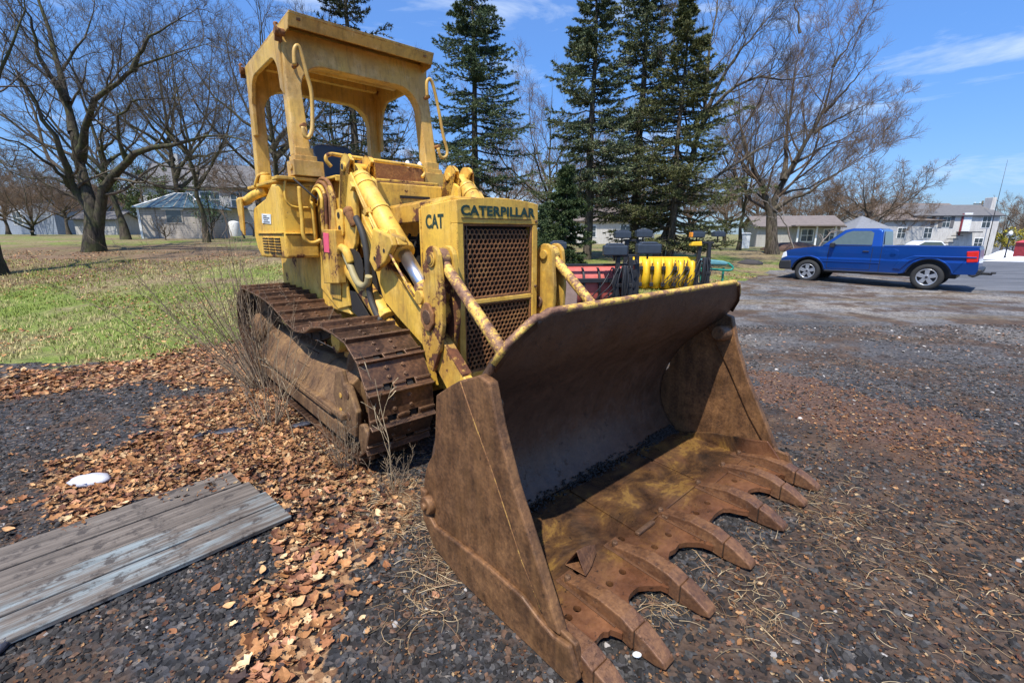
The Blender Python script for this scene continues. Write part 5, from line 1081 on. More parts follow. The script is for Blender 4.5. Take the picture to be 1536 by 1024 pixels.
# leafing-out tree and shrubs behind the shed
def leafy(name, label, pxx, depth, h, R, seed, col, n=9000, lsz=.07, z_lo=.25):
    rng = np.random.default_rng(seed); b = D(pxx, 400, depth); b[2] = hg(b[0], b[1])-.05; root = thing(name, label, 'tree' if h > 2.6 else 'shrub', tuple(b))
    lm = auto_limbs((0, 0, 0), h, R, 6, .03*h**.7, rng, .2); pl = np.stack([resample(catmull([tuple(a) for a in l[0]], 4), 10) for l in lm]); rd = np.stack([np.linspace(l[1], l[2], 10) for l in lm]); tube_obj('trunk', [(pl, rd)], m_bark2, root, [6])
    c1 = grow(pl, rd, 9, .4, (.5, 1.1), rng=rng, rmin=.008); c2 = grow(*c1, 6, .45, (.4, 1.), P=5, rng=rng, rmin=.006); tube_obj('branches', [c1, c2], m_twig, root, [4, 3])
    e = c2[0].reshape(-1, 3); c = e[rng.integers(0, len(e), n)]+rng.normal(0, .10, (n, 3)); v = rng.normal(size=(n, 3)); v /= np.linalg.norm(v, axis=1, keepdims=True); w = np.cross(v, rng.normal(size=(n, 3))); w /= np.linalg.norm(w, axis=1, keepdims=True); s_ = rng.uniform(.5, 1.2, (n, 1))*lsz
    V = np.stack([c-v*s_*.5, c+w*s_*.3, c+v*s_*.5, c-w*s_*.3], 1).reshape(-1, 3); t_ = np.array(col)[rng.integers(0, len(col), n)]*rng.uniform(.7, 1.25, (n, 1)); npmesh('foliage', V, np.arange(n*4).reshape(-1, 4), m_need, root, t_); return root
leafy('leafing_tree', 'light green leafing tree behind the shed roof', 232, 31, 5.0, 2.6, 61, [(.09, .12, .035), (.13, .15, .05), (.06, .09, .03)], 9000, .12)
leafy('green_shrub', 'small broad-leaved green shrub at the right end of the shed', 326, 24.5, 2.6, .9, 62, [(.08, .14, .05), (.11, .16, .07)], 1100, .09)
leafy('yellow_shrub', 'yellow flowering shrub at the far right beyond the white house', 1512, 62, 3.6, 3.0, 63, [(.55, .45, .04), (.3, .28, .05), (.2, .17, .06)], 4200, .2)
leafy('grey_shrub', 'low leafless shrub in front of the shed window', 256, 23.3, 1.1, .7, 64, [(.2, .15, .1)], 200, .05)
# fallen pale branches by the right tree
rngb = np.random.default_rng(77)
for (a_, lab) in (([(1190, 372), (1180, 340), (1150, 305), (1105, 282)], 'long pale dead branch hanging left of the pickup'), ([(1225, 378), (1245, 350), (1262, 346)], 'pale forked dead branch propped near the small house')):
    pts_ = px(a_, 22.5); o = bare_tree('dead_branch', lab, pts_[0], [(pts_, .06, .02)], [dict(m=6, ratio=.5, ang=(.5, 1.1), P=6, wig=.2, up=-.05, rr=.6, rmin=.015), dict(m=5, ratio=.5, ang=(.4, 1.), P=4, wig=.2, up=0, rr=.6, rmin=.01)], 78, m_twigp, m_twigp, cat='branch', flare=False)
# ---- dry shrub beside the track and dead stalks
def stems(name, label, cat, base, n, L0, L1, seed, spread=.35, r=.004, mat=None, lv=2, up=.02, lean=(0, 0)):
    rng = np.random.default_rng(seed); root = thing(name, label, cat, tuple(base)); a = rng.uniform(0, 6.28, n); q = rng.uniform(0, spread, n); d = np.stack([np.cos(a)*q+lean[0], np.sin(a)*q+lean[1], np.ones(n)], 1); d /= np.linalg.norm(d, axis=1, keepdims=True)
    P = 9; out = np.zeros((n, P, 3)); cur = np.stack([np.cos(a)*.05, np.sin(a)*.05, 0*a], 1); ln = rng.uniform(L0, L1, n)
    for k in range(P): out[:, k] = cur; cur = cur+d*(ln/(P-1))[:, None]; d = d+rng.normal(0, .07, d.shape)+np.array([0, 0, up]); d /= np.linalg.norm(d, axis=1, keepdims=True)
    s0 = (out, np.full((n, P), r)*np.linspace(1, .4, P)); sets = [s0]; cur_ = s0
    for k in range(lv): cur_ = grow(*cur_, (6 if k == 0 else 3), (.5 if n == 1 else .38), (.3, .8), P=5, wig=.12, up=.06, tmin=.25, rr=.7, rng=rng, rmin=.0016, tip=2.4 if (n == 1 and k == lv-1) else .3); sets.append(cur_)
    tube_obj('stems', sets, mat or m_dry, root, [5]+[3]*lv); return root, sets
m_dry = bark('dry_stem', (.16, .12, .08), (.36, .27, .18))
m_dryp = bark('pale_stem', (.32, .24, .14), (.55, .43, .27))
def gp_(x, y): q = G(x, y); q[2] = float(gz(q[0], q[1])); return q
stems('leafless_shrub', 'large leafless shrub with fine upright twigs at the rear of the track', 'shrub', gp_(392, 580), 50, .8, 1.9, 91, .95, .005, lean=(-.25, 0))
stems('leafless_shrub', 'smaller leafless shrub in the leaves beside the middle of the track', 'shrub', gp_(405, 640), 18, .5, 1.15, 92, .6, .004)
stems('dead_weeds', 'tangle of dry brown weeds at the foot of the front of the track', 'weed', gp_(520, 700), 40, .15, .5, 93, .9, .0022)
stems('dead_weeds', 'dark low tangle of weeds among leaves left of the bucket', 'weed', gp_(590, 735), 18, .10, .30, 94, .9, .002)
for (x0, y0, L_, lab, sd) in ((602, 735, .76, 'tall pale dry stalk with branching seed heads in front of the track', 95), (447, 660, .72, 'single pale dry stalk leaning against the track frame', 96)):
    r_, sets = stems('dry_stalk', lab, 'weed', gp_(x0, y0), 1, L_, L_+.02, sd, .04, .004, m_dryp, 2, .05)
# ================================================================ pickup truck
def onpl(u, n, o):
    def f(px_, py_):
        r = ray(px_, py_); t = ((o-C0)@n)/(r@n); w = C0+r*t-o; return float(w@u), float(w[2]+o[2])
    return f
m_blue = Nt('blue_car_paint'); zz1 = m_blue.sep(m_blue.co())[2]; m_blue.bump(m_blue.ramp(zz1, [(0, 0.), (.45, .55), (.72, .92), (.80, 1.), (.86, .90), (1.0, 1.)]), 1., .10); m_blue.fin((.004, .062, .30), .30, .5, .5, .8); m_blue = m_blue.m
m_glass = plain('tinted_window', (.09, .12, .11), .06, 0, .1, spec=.8)
m_tyre = plain('tyre_rubber', (.022, .022, .022), .85, bump=.2); m_alloy = plain('alloy_wheel', (.55, .56, .58), .3, .8, .05)
m_blk = plain('black_plastic', (.018, .018, .02), .5); m_redl = plain('red_tail_lens', (.60, .02, .015), .2); m_lamp = plain('clear_lamp', (.7, .72, .74), .15)
TR = np.array([11.99, 13.2, 0.]); TF = np.array([11.99-.669*3.04, 13.2+.743*3.04, 0.]); tu = (TF-TR)/np.linalg.norm(TF-TR)
TK = thing('pickup_truck', 'blue regular cab pickup truck parked side-on at the edge of the gravel lot', 'pickup truck', (TR[0], TR[1], .0), math.atan2(tu[1], tu[0]))
# local: x forward, y=+ is left?  near side (towards camera) is y>0 because forward x up = left
WB = 3.04; YW = -.93
def T(mb, name, mat, bevel=.01, parent=None, **kw): return mb.build(name, mat, parent or TK, bevel, **kw)
Yc = -.93     # centre line; near side plane at y = 0, far side at -1.86
def wheelarch(cx, r, z0=.46, n=10): 
    a0 = math.degrees(math.asin((z0-.37)/r)); return [(cx+r*math.cos(rad(t)), .37+r*math.sin(rad(t))) for t in np.linspace(a0, 180-a0, n)]
bodyp = [(-1.02, .62), (-.98, .50), (-.50, .48)]+wheelarch(0, .52, .47)[::-1]+[(.62, .44), (1.12, .42), (2.5, .40)]+wheelarch(WB, .48, .44)[::-1]+[(3.60, .42), (3.82, .46), (3.88, .70), (3.84, .86), (3.74, 1.03), (3.5, 1.10), (3.0, 1.17), (2.62, 1.21), (1.12, 1.22), (-.94, 1.24), (-.98, 1.15)]
b = MB(); b.prism(bodyp, 'y', -1.80, -.02)
body = T(b, 'body', m_blue, .045, seg=4)
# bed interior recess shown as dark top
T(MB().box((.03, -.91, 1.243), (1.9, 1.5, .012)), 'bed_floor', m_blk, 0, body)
T(MB().prism([(-.97, 1.225), (1.10, 1.205), (1.10, 1.25), (-.97, 1.262)], 'y', -.13, -.015), 'bed_rail', m_blue, .015, body)
for yy in (-.012, -1.81):
    s_ = 1 if yy > -1 else -1
    fl_ = [(.62+.5*0, 0)]
    out = [(x*1.0, z) for x, z in wheelarch(0, .56, .52, 14)]; inn = wheelarch(0, .522, .50, 14)[::-1]
    T(MB().prism(out+inn, 'y', yy-.01, yy+.018*s_), 'wheel_flare', m_blue, .012, body, seg=3)
    out = [(x+WB-0, z) for x, z in wheelarch(0, .52, .49, 14)]; inn = [(x+WB, z) for x, z in wheelarch(0, .482, .47, 14)[::-1]]
    T(MB().prism(out+inn, 'y', yy-.01, yy+.018*s_), 'wheel_flare', m_blue, .012, body, seg=3)
# stepside style fender crest, moulding, door cuts
T(MB().prism([(-.95, .98), (.35, .98), (.62, .86), (.80, .58), (.62, .55), (.45, .8), (.2, .92), (-.95, .94)], 'y', -.02, .022), 'fender_crest', m_blue, .02, body, seg=3)
T(MB().prism([(.72, .85), (1.05, .85), (1.05, 1.12), (.84, 1.16), (.72, 1.1)], 'y', -.02, -.012), 'bed_panel', m_blue, .01, body)
for (x, z0, z1) in ((1.135, .46, 1.2), (2.50, .50, 1.18), (1.36, .50, 1.18)):
    T(MB().box((x, -.0185, (z0+z1)/2), (.012, .006, z1-z0)), 'panel_gap', m_blk, 0, body)
T(MB().box((1.93, -.0185, .50), (1.13, .006, .012)), 'panel_gap', m_blk, 0, body); T(MB().box((1.6, -.03, .425), (1.9, .05, .05)), 'rocker_panel', m_blk, .01, body); T(MB().box((1.96, -.049, 1.232), (1.1, .012, .018)), 'belt_trim', m_blk, 0, body)
T(MB().cyl((.86, -.020, .98), (.86, -.012, .98), .075, n=20), 'fuel_door', m_blue, .003, body)
T(MB().box((1.9, -.012, .72), (1.5, .02, .03)), 'side_moulding', m_blue, .008, body)
# cab: tapered greenhouse
def loft(p0, p1, y0, y1, in_, name, mat, bevel, parent=None, seg=3):
    """profile p0 at outer y (base) with points pulled inward by in_ for height"""
    b = MB().prism(p0, 'y', 0, 1); zb = min(z for _, z in p0); zt = max(z for _, z in p0)
    b.v = [(x, (y0 if y < .5 else y1)+(in_*(z-zb)/(zt-zb))*(1 if y < .5 else -1), z) for x, y, z in b.v]; return T(b, name, mat, bevel, parent, seg=seg)
cabp = [(1.14, 1.18), (1.19, 1.70), (1.30, 1.755), (1.98, 1.76), (2.18, 1.71), (2.74, 1.20)]
cab = loft(cabp, None, -1.78, -.05, .13, 'cab', m_blue, .05, seg=4)
def winp(pts, dy, name='side_window'):
    out_ = []
    for yy, sg in ((-.05, 1), (-1.78, -1)):
        b = MB(); vs = []
        for d_ in (0, 1):
            for x, z in pts: k = (z-1.18)/.58*.13; vs.append((x, yy-sg*k+sg*(.004+.006*d_), z))
        n = len(pts); fs = [tuple(range(n)), tuple(range(2*n-1, n-1, -1))]+[(i, (i+1) % n, n+(i+1) % n, n+i) for i in range(n)]; b.add(vs, fs); T(b, name, m_glass, 0, cab)
winp([(1.40, 1.26), (1.41, 1.62), (1.50, 1.68), (1.96, 1.68), (2.11, 1.63), (2.53, 1.26)], 0)
# rear window + quarter pillar chrome-grey
b = MB(); b.add([(1.132, -.28, 1.27), (1.132, -1.55, 1.27), (1.178, -1.48, 1.66), (1.178, -.36, 1.66)], [(0, 1, 2, 3)]); T(b, 'rear_window', m_glass, 0, cab, solid=.006)
b = MB(); b.add([(2.715, -.20, 1.24), (2.715, -1.63, 1.24), (2.22, -1.52, 1.69), (2.22, -.32, 1.69)], [(3, 2, 1, 0)]); T(b, 'windscreen', m_glass, 0, cab, solid=.008, off=1)
for yy in (-.005, -1.825):
    mr = T(MB().box((2.40, yy+(.08 if yy > -1 else -.08), 1.24), (.12, .16, .14)).box((2.42, yy, 1.22), (.06, .12, .04)), 'wing_mirror', m_blk, .03, body, seg=3)
    T(MB().box((1.52, yy+(.0 if yy > -1 else -.005), 1.06), (.16, .03, .035)), 'door_handle', m_blk, .01, body)
    T(MB().prism([(-.985, .84), (-.76, .82), (-.72, 1.12), (-.96, 1.14)], 'y', yy-.10, yy+.012), 'tail_light', m_redl, .02, body, seg=3)
    T(MB().box((-.85, yy+.008, .98), (.12, .014, .016)), 'lens_stripe', m_redl, 0, body)
    T(MB().prism([(3.70, .84), (3.87, .76), (3.83, .96), (3.74, 1.01)], 'y', yy-.22 if yy > -1 else yy, yy+.0 if yy > -1 else yy+.22), 'headlight', m_lamp, .015, body)
T(MB().prism([(3.50, .40), (3.90, .40), (3.93, .55), (3.90, .70), (3.56, .72)], 'y', -1.84, .01), 'front_bumper', m_blk, .04, seg=3)
T(MB().prism([(-.98, .52), (-.82, .48), (-.95, .42), (-1.08, .50), (-1.10, .64), (-.98, .66)], 'y', -1.80, -.02), 'rear_bumper', m_blk, .03)
T(MB().box((-1.15, -.93, .49), (.26, .07, .07)).box((-1.25, -.93, .50), (.08, .20, .04)).box((-1.30, -.84, .52), (.10, .04, .05)).box((-1.30, -1.02, .52), (.10, .04, .05)).box((-.6, -.93, .48), (1.0, .08, .06)), 'tow_hitch', m_blk, .01)
T(MB().box((1.5, -.93, .40), (4.2, 1.2, .12)), 'underbody', m_blk, .02)
for cx_, ra in ((0, .515), (WB, .475)): T(MB().prism([(cx_+ra*math.cos(rad(t)), .37+ra*math.sin(rad(t))) for t in np.linspace(5, 175, 18)], 'y', -1.56, -.27), 'wheel_well', m_blk, 0, body); T(MB().prism([(cx_+(ra-.004)*math.cos(rad(t)), .37+(ra-.004)*math.sin(rad(t))) for t in np.linspace(12, 168, 18)]+[(cx_+(ra-.025)*math.cos(rad(t)), .37+(ra-.025)*math.sin(rad(t))) for t in np.linspace(168, 12, 18)], 'y', -.30, -.028), 'arch_liner', m_blk, 0, body)
for cx_ in (0, WB):
    for yy, sg in ((-.02, 1), (-1.62, -1)):
        y0 = yy; w = T(MB().lathe([(-.22, .20), (-.235, .30), (-.22, .355), (-.18, .372), (-.04, .372), (0, .355), (.012, .30), (0, .245), (-.03, .22)], (cx_, (y0+.01) if sg > 0 else y0+.02-.0, .37), 'y', 36), 'wheel', m_tyre, 0)
        yo = y0+.01 if sg > 0 else y0-.2; q = -1 if sg > 0 else 1
        T(MB().cyl((cx_, yo-.08*sg, .37), (cx_, yo-.085*sg, .37), .235, n=30), 'brake_disc', m_blk, 0, w)
        rm = MB().lathe([(-.03, .245), (.005, .238), (.002, .215), (-.05, .205)], (cx_, yo, .37), 'y', 36)
        for k in range(5):
            a = rad(72*k+90); c_, s1 = math.cos(a), math.sin(a); rm.prism([(cx_+c_*.04-s1*.045, .37+s1*.04+c_*.045), (cx_+c_*.225-s1*.06, .37+s1*.225+c_*.06), (cx_+c_*.225+s1*.06, .37+s1*.225-c_*.06), (cx_+c_*.04+s1*.045, .37+s1*.04-c_*.045)], 'y', yo-.035*sg, yo-.008*sg)
        rm.cyl((cx_, yo-.05*sg, .37), (cx_, yo+.0*sg, .37), .07, .06, 20); T(rm, 'rim', m_alloy, .004, w)
        T(MB().cyl((cx_, yo, .37), (cx_, yo+.006*sg, .37), .035, n=14), 'hub_cap', m_blk, .002, w)

# ================================================================ snow plows behind the loader
m_red = rustmat('faded_red_paint', [(.3, (.42, .08, .06)), (.6, (.60, .15, .12)), (.75, (.40, .12, .09))], .5, 3, bump=.1); m_plow = rustmat('plow_yellow', [(.3, (.75, .42, .02)), (.6, (.85, .52, .03)), (.78, (.5, .3, .04))], .4, 3, bump=.1)
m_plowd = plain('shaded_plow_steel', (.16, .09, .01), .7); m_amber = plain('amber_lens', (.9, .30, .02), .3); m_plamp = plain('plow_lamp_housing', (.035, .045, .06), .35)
def plow(name, label, x, y, rz, width, hh, mat, nrib, ribmat):
    o = thing(name, label, 'snow plow', (x, y, hg(x, y)), rz)
    pr = [(.30*math.cos(rad(a))-.05, .38+hh*.5*math.sin(rad(a))+.0) for a in np.linspace(-75, 80, 12)]
    # moldboard: curved sheet, concave away from the viewer (ribs face -y)
    pf = [(-(.28*math.cos(rad(a)))+.05, hh*.52+hh*.5*math.sin(rad(a))) for a in np.linspace(-80, 78, 14)]
    b = MB().grid(lambda u, v: (-width/2+width*v, pf[int(round(u*13))][0], pf[int(round(u*13))][1]), 14, 12); b.build('moldboard', mat, o, 0, solid=.02)
    for i in range(nrib):
        xx = -width/2+width*(i+.5)/nrib; outer = [(y_-.085, z) for y_, z in pf]; inner = [(y_+.0, z) for y_, z in pf][::-1]
        if name == 'yellow_plow':
            b = MB().grid(lambda u, v: (xx+(v-.5)*width/nrib*.74, pf[int(round(u*13))][0]-.02-.11*math.sin(math.pi*v), pf[int(round(u*13))][1]), 14, 9); b.build('rib', ribmat, o, 0, solid=.01)
        else: MB().prism(outer+inner, 'x', xx-.02, xx+.02).build('rib', ribmat, o, .005)
    if name == 'yellow_plow':
        for i in range(nrib-1):
            xx = -width/2+width*(i+1)/nrib
            for zq in (.17, .60): MB().box((xx, -.33+.12*abs(zq-.4), zq), (.09, .10, .10)).build('notch_bracket', m_blk, o, .01)
            MB().box((xx, pf[6][0]-.035, .42), (.035, .05, .62)).build('rib_gap_shade', m_plowd, o, 0)  # dark strip coloured as the shade between neighbouring ribs
    MB().box((0, .02, hh*1.02), (width, .06, .05)).build('top_rail', mat, o, .01); MB().box((0, -.02, .04), (width, .03, .12)).build('cutting_blade', m_blk, o, .005); return o
RP = D(866, 470, 9.6); rp_ = plow('red_plow', 'faded red snow plow with black ribs directly behind the bucket', RP[0]+.05, RP[1], rad(6), 2.3, .86, m_red, 7, m_blk)
b = MB(); b.box((0, -.22, .93), (2.35, .06, .05)); b.box((-.1, -.30, .62), (2.2, .08, .09)); b.box((.85, -.33, .55), (.10, .16, .80)); b.box((1.05, -.33, .55), (.10, .16, .80)); b.box((-.95, -.25, .5), (.07, .07, .85))
for k in range(3): b.cyl((.95, -.42-.02*k, .35+.2*k), (.95, -.30, .35+.2*k), .09, n=14)
b.build('push_frame', m_blk, rp_, .01)
for k in range(7): 
    q0 = (.55+.07*k, -.34, .88-.02*k); MB().tube(catmull([q0, (q0[0]-.12+RNG.uniform(-.1, .1), -.45, .55), (q0[0]-.3+RNG.uniform(-.15, .15), -.40, .25), (q0[0]-.35, -.38, .12+.02*k)], 5), .012, 6).build('hydraulic_hose', m_blk, rp_, 0)
YP = D(990, 470, 12.4); yp_ = plow('yellow_plow', 'bright yellow snow plow with rounded ribs right of the red plow', YP[0]-.05, YP[1], rad(-8), 1.75, .84, m_plow, 6, m_plow)
for k in range(9):
    q0 = (.30+.08*k, -.20, .80); MB().tube(catmull([q0, (q0[0]-.10+RNG.uniform(-.1, .1), -.34, .5), (q0[0]-.3, -.36, .22), (q0[0]-.3+RNG.uniform(-.1, .1), -.30, .08)], 5), .011, 6).build('hydraulic_hose', m_blk, yp_, 0)
def lamp_(parent, c, sz, mat=m_plamp, rz=0):
    b = MB().box((0, 0, 0), (sz, .22, sz*.42)); b.prism([(-sz*.42, sz*.18), (sz*.42, sz*.18), (sz*.30, sz*.30), (-sz*.34, sz*.30)], 'y', -.10, .10); o = b.build('plow_light', mat, parent, .035, seg=3); o.location = c; o.rotation_euler = (0, 0, rz); return o
def mast(name, label, x, y, rz, ht, spread, lamps, amber=False):
    o = thing(name, label, 'plow frame', (x, y, hg(x, y)), rz); b = MB()
    for s in (-1, 1): b.prism([(s*.10, .0), (s*.22, .0), (s*.16, ht), (s*.08, ht)], 'y', -.05, .05)
    for z in (.25, .55, .85): b.box((0, -.02, z), (.36, .10, .07))
    b.box((0, 0, ht+.02), (spread*1.6, .06, .05)); b.cyl((0, -.1, .3), (.0, -.1, .95), .05, n=12); b.box((0, .2, .12), (.5, .6, .10)); b.build('frame', m_blk, o, .01)
    for k in range(5): MB().tube(catmull([(-.1+.05*k, -.1, .95), (-.25+.1*k, -.2, .6), (-.1+.03*k, -.18, .2)], 5), .012, 6).build('cable', m_blk, o, 0)
    for i, (lx_, lz, sz) in enumerate(lamps):
        lp = lamp_(o, (lx_, -.02, lz), sz)
        MB().cyl((lx_, 0, lz-.2), (lx_, 0, lz), .02, n=8).build('lamp_stem', m_blk, o, 0)
        if amber and i == 0: MB().box((-sz*.52, -.02, 0), (.05, .18, sz*.38)).build('amber_lens', m_amber, lp, .015)
    return o
q = D(930, 470, 9.3); mast('plow_light_frame', 'black plow mast with two large headlights in front of the red plow', q[0], q[1]-.1, 0, 1.12, .30, [(-.20, 1.24, .47), (.46, 1.27, .47)])
q = D(942, 470, 10.6); mast('plow_light_frame', 'black plow mast with two smaller headlights behind the larger pair', q[0], q[1], 0, 1.36, .26, [(-.24, 1.50, .36), (.24, 1.52, .36)])
q = D(1047, 470, 12.0); o_ = mast('plow_light_frame', 'black plow mast with an amber marker light right of the yellow plow', q[0], q[1], 0, 1.30, .30, [(-.22, 1.52, .32), (.32, 1.53, .28)], True)
MB().prism([(-.38, 1.24), (-.1, 1.24), (-.12, 1.36), (-.36, 1.34)], 'y', -.12, .1).build('marker_bracket', m_plow, o_, .02)
q = D(835, 470, 10.4); o_ = thing('plow_light_frame', 'single dark plow headlight on a short post beside the right loader lever', 'plow frame', (q[0], q[1], hg(q[0], q[1]))); MB().box((0, 0, .6), (.08, .08, 1.2)).build('post', m_blk, o_, .01); lamp_(o_, (0, 0, 1.26), .36)
q = D(850, 470, 8.9); o_ = MB().prism([(-.8, 0), (.8, 0), (.8, .55), (.6, .66), (-.8, .66)], 'y', -.02, .3).build('weathered_crate', plain('weathered_pinkish_board', (.28, .19, .155), .9, bump=.4), None, .02); o_.location = (q[0]-.6, q[1], hg(q[0], q[1])); props(o_, 'low weathered wooden box between the loader lever and the red plow', 'box')
# teal hoop and cover
q = D(1074, 430, 12.6); m_teal = plain('green_tube', (.02, .22, .15), .4); m_tealc = plain('teal_cover', (.12, .30, .33), .5)
o_ = thing('curved_tube_frame', 'green curved tube frame with a teal cover beside the plow mast', 'tube frame', (q[0], q[1], hg(q[0], q[1])+.0), rad(0))
MB().tube(catmull([(-.55, 0, .62), (-.1, 0, .60), (.30, -.02, .58), (.40, -.02, .64), (.34, 0, .72), (.2, .05, .78), (-.5, .1, .80)], 6), .03, 10).build('tube', m_teal, o_, 0)
MB().prism([(-.55, .74), (.24, .72), (.30, .78), (.16, .83), (-.55, .90)], 'y', .0, .35).build('cover', m_tealc, o_, .03); MB().box((-.4, .1, .35), (.06, .06, .7)).box((.2, .1, .32), (.05, .05, .64)).build('leg', m_teal, o_, .005)

# ================================================================ foreground things
def boardmat():
    k = Nt('weathered_blue_board'); cc = k.co(scale=(1.2, 22, 22)); n = k.noise(1.6, 9, .68, cc, .3); g2 = k.noise(3.5, 6, .7, k.co(scale=(.8, 3, 3)))
    wood = k.ramp(n, [(.3, (.045, .036, .028)), (.5, (.125, .102, .082)), (.7, (.225, .19, .155))]); pa = k.ramp(n, [(.3, (.11, .13, .13)), (.6, (.24, .29, .30))])
    c = k.mix(k.ramp(k.math('ADD', k.math('MULTIPLY', g2, .7), k.math('MULTIPLY', n, .3)), [(.46, 0.), (.58, .8)]), wood, pa); c = k.mix(k.ramp(k.noise(7, 8, .75), [(.53, 0.), (.60, .9)]), c, (.045, .036, .03)); k.bump(n, .6, .006); return k.fin(c, .8)
m_board = boardmat(); m_wood = boardmat(); m_wood.name = 'grey_weathered_wood'
for nd in m_wood.node_tree.nodes:
    if nd.type == 'VALTORGB' and len(nd.color_ramp.elements) == 2 and abs(nd.color_ramp.elements[0].position-.46) < .01: nd.color_ramp.elements[0].position = .62; nd.color_ramp.elements[1].position = .72
E1, E0 = G(433, 777), G(0, 968); bd = (E0-E1); bd[2] = 0; bd /= np.linalg.norm(bd); bn = np.array([bd[1], -bd[0], 0]); bn = bn if bn[1] > 0 else -bn
labs = ['front blue painted plank with flaking paint, nearest of the boards in the leaves', 'second grey-blue plank of the boards lying in the leaves', 'dirt covered grey plank, third of the boards in the leaves', 'darkest mossy plank at the far edge of the boards']
offs = [-.055, .135, .325, .535]; wid = [.188, .186, .206, .235]; st_ = [0.0, .005, .03, .07]
for i in range(4):
    Ln = 2.6; b = MB().box((Ln/2, wid[i]/2, 0), (Ln, wid[i]-.006, .024)); o = b.build('board', m_board if i < 2 else m_wood, None, .004)
    p = E1+bd*st_[i]+bn*offs[i]; an = math.atan2(bd[1], bd[0]); o.matrix_world = Matrix.Translation((p[0], p[1], .030+.004*(i % 2))) @ Matrix.Rotation(an, 4, 'Z') @ Matrix.Rotation(rad(180), 4, 'X'); props(o, labs[i], 'board', 'planks lying side by side at the left')
def rock(name, label, cat, c, s, mat, seed, rz=0):
    r = np.random.default_rng(seed); b = MB().sphere((0, 0, 0), 1, 14, 9); b.v = [(x*s[0]*(1+r.normal(0, .05)), y*s[1]*(1+r.normal(0, .05)), max(z, -.5)*s[2]*(1+r.normal(0, .08))) for x, y, z in b.v]; o = b.build(name, mat, None, 0); o.location = c; o.rotation_euler = (0, 0, rz); return props(o, label, cat)
c = gp_(137, 727); rock('white_stone', 'flat white stone lying on the leaves above the boards', 'stone', (c[0], c[1], .035), (.125, .07, .035), plain('white_stone', (.50, .50, .54), .7, bump=.4, var=.1), 5, .1)
m_slate = plain('dark_slate', (.04, .042, .055), .45, bump=.5, var=.4)
for i, (x, y, s0, lab) in enumerate([(345, 650, .14, 'long dark slate flake in the leaves beside the track'), (455, 640, .11, 'dark slate flake half buried near the dry stalk'), (305, 655, .08, 'small dark slate flake left of the long one'), (430, 775, .05, 'dark slate piece at the end of the boards'), (8, 975, .05, 'rounded dark pebble touching the corner of the front board'), (890, 640, .0, '')]):
    if s0: c = gp_(x, y); rock('slate_flake', lab, 'stone', (c[0], c[1], .025), (s0, s0*.35, .018), m_slate, 30+i, .3+i*.4)
c = gp_(955, 985); rock('pale_pebble', 'small white pebble on dark gravel between the two nearest teeth', 'stone', (c[0], c[1], .012), (.018, .012, .01), m_white, 40)
# ================================================================ buildings
def siding(name, c, rows=6., dark=.7):
    k = Nt(name); z = k.sep(k.co())[2]; w = k.math('FRACT', k.math('MULTIPLY', z, rows)); l = k.ramp(w, [(0., dark), (.14, 1.), (1., 1.)]); n = k.ramp(k.noise(2, 7, .7, k.co(scale=(3, 3, .8))), [(.3, .72), (.7, 1.12)])
    return k.fin(k.mix(1., k.mix(1., c, n, 'MULTIPLY'), l, 'MULTIPLY'), .8)
m_roofg = plain('grey_shingles', (.13, .125, .125), .9, scale=3, bump=.4); m_roofb = plain('brown_shingles', (.17, .14, .125), .9, scale=3, bump=.4)
m_wwall = siding('white_siding', (.60, .57, .52), 7); m_gwall = siding('grey_siding', (.46, .45, .43), 6); m_win = plain('window_glass', (.045, .06, .07), .12, spec=.8); m_trim = plain('white_trim', (.75, .75, .73), .6)
m_shed = siding('weathered_boards', (.42, .375, .32), 8, .4); m_sroof = plain('blue_grey_roofing', (.055, .10, .125), .45, var=.5, scale=3, bump=.3); m_brick = plain('dull_red_brick', (.22, .10, .075), .9, scale=12)
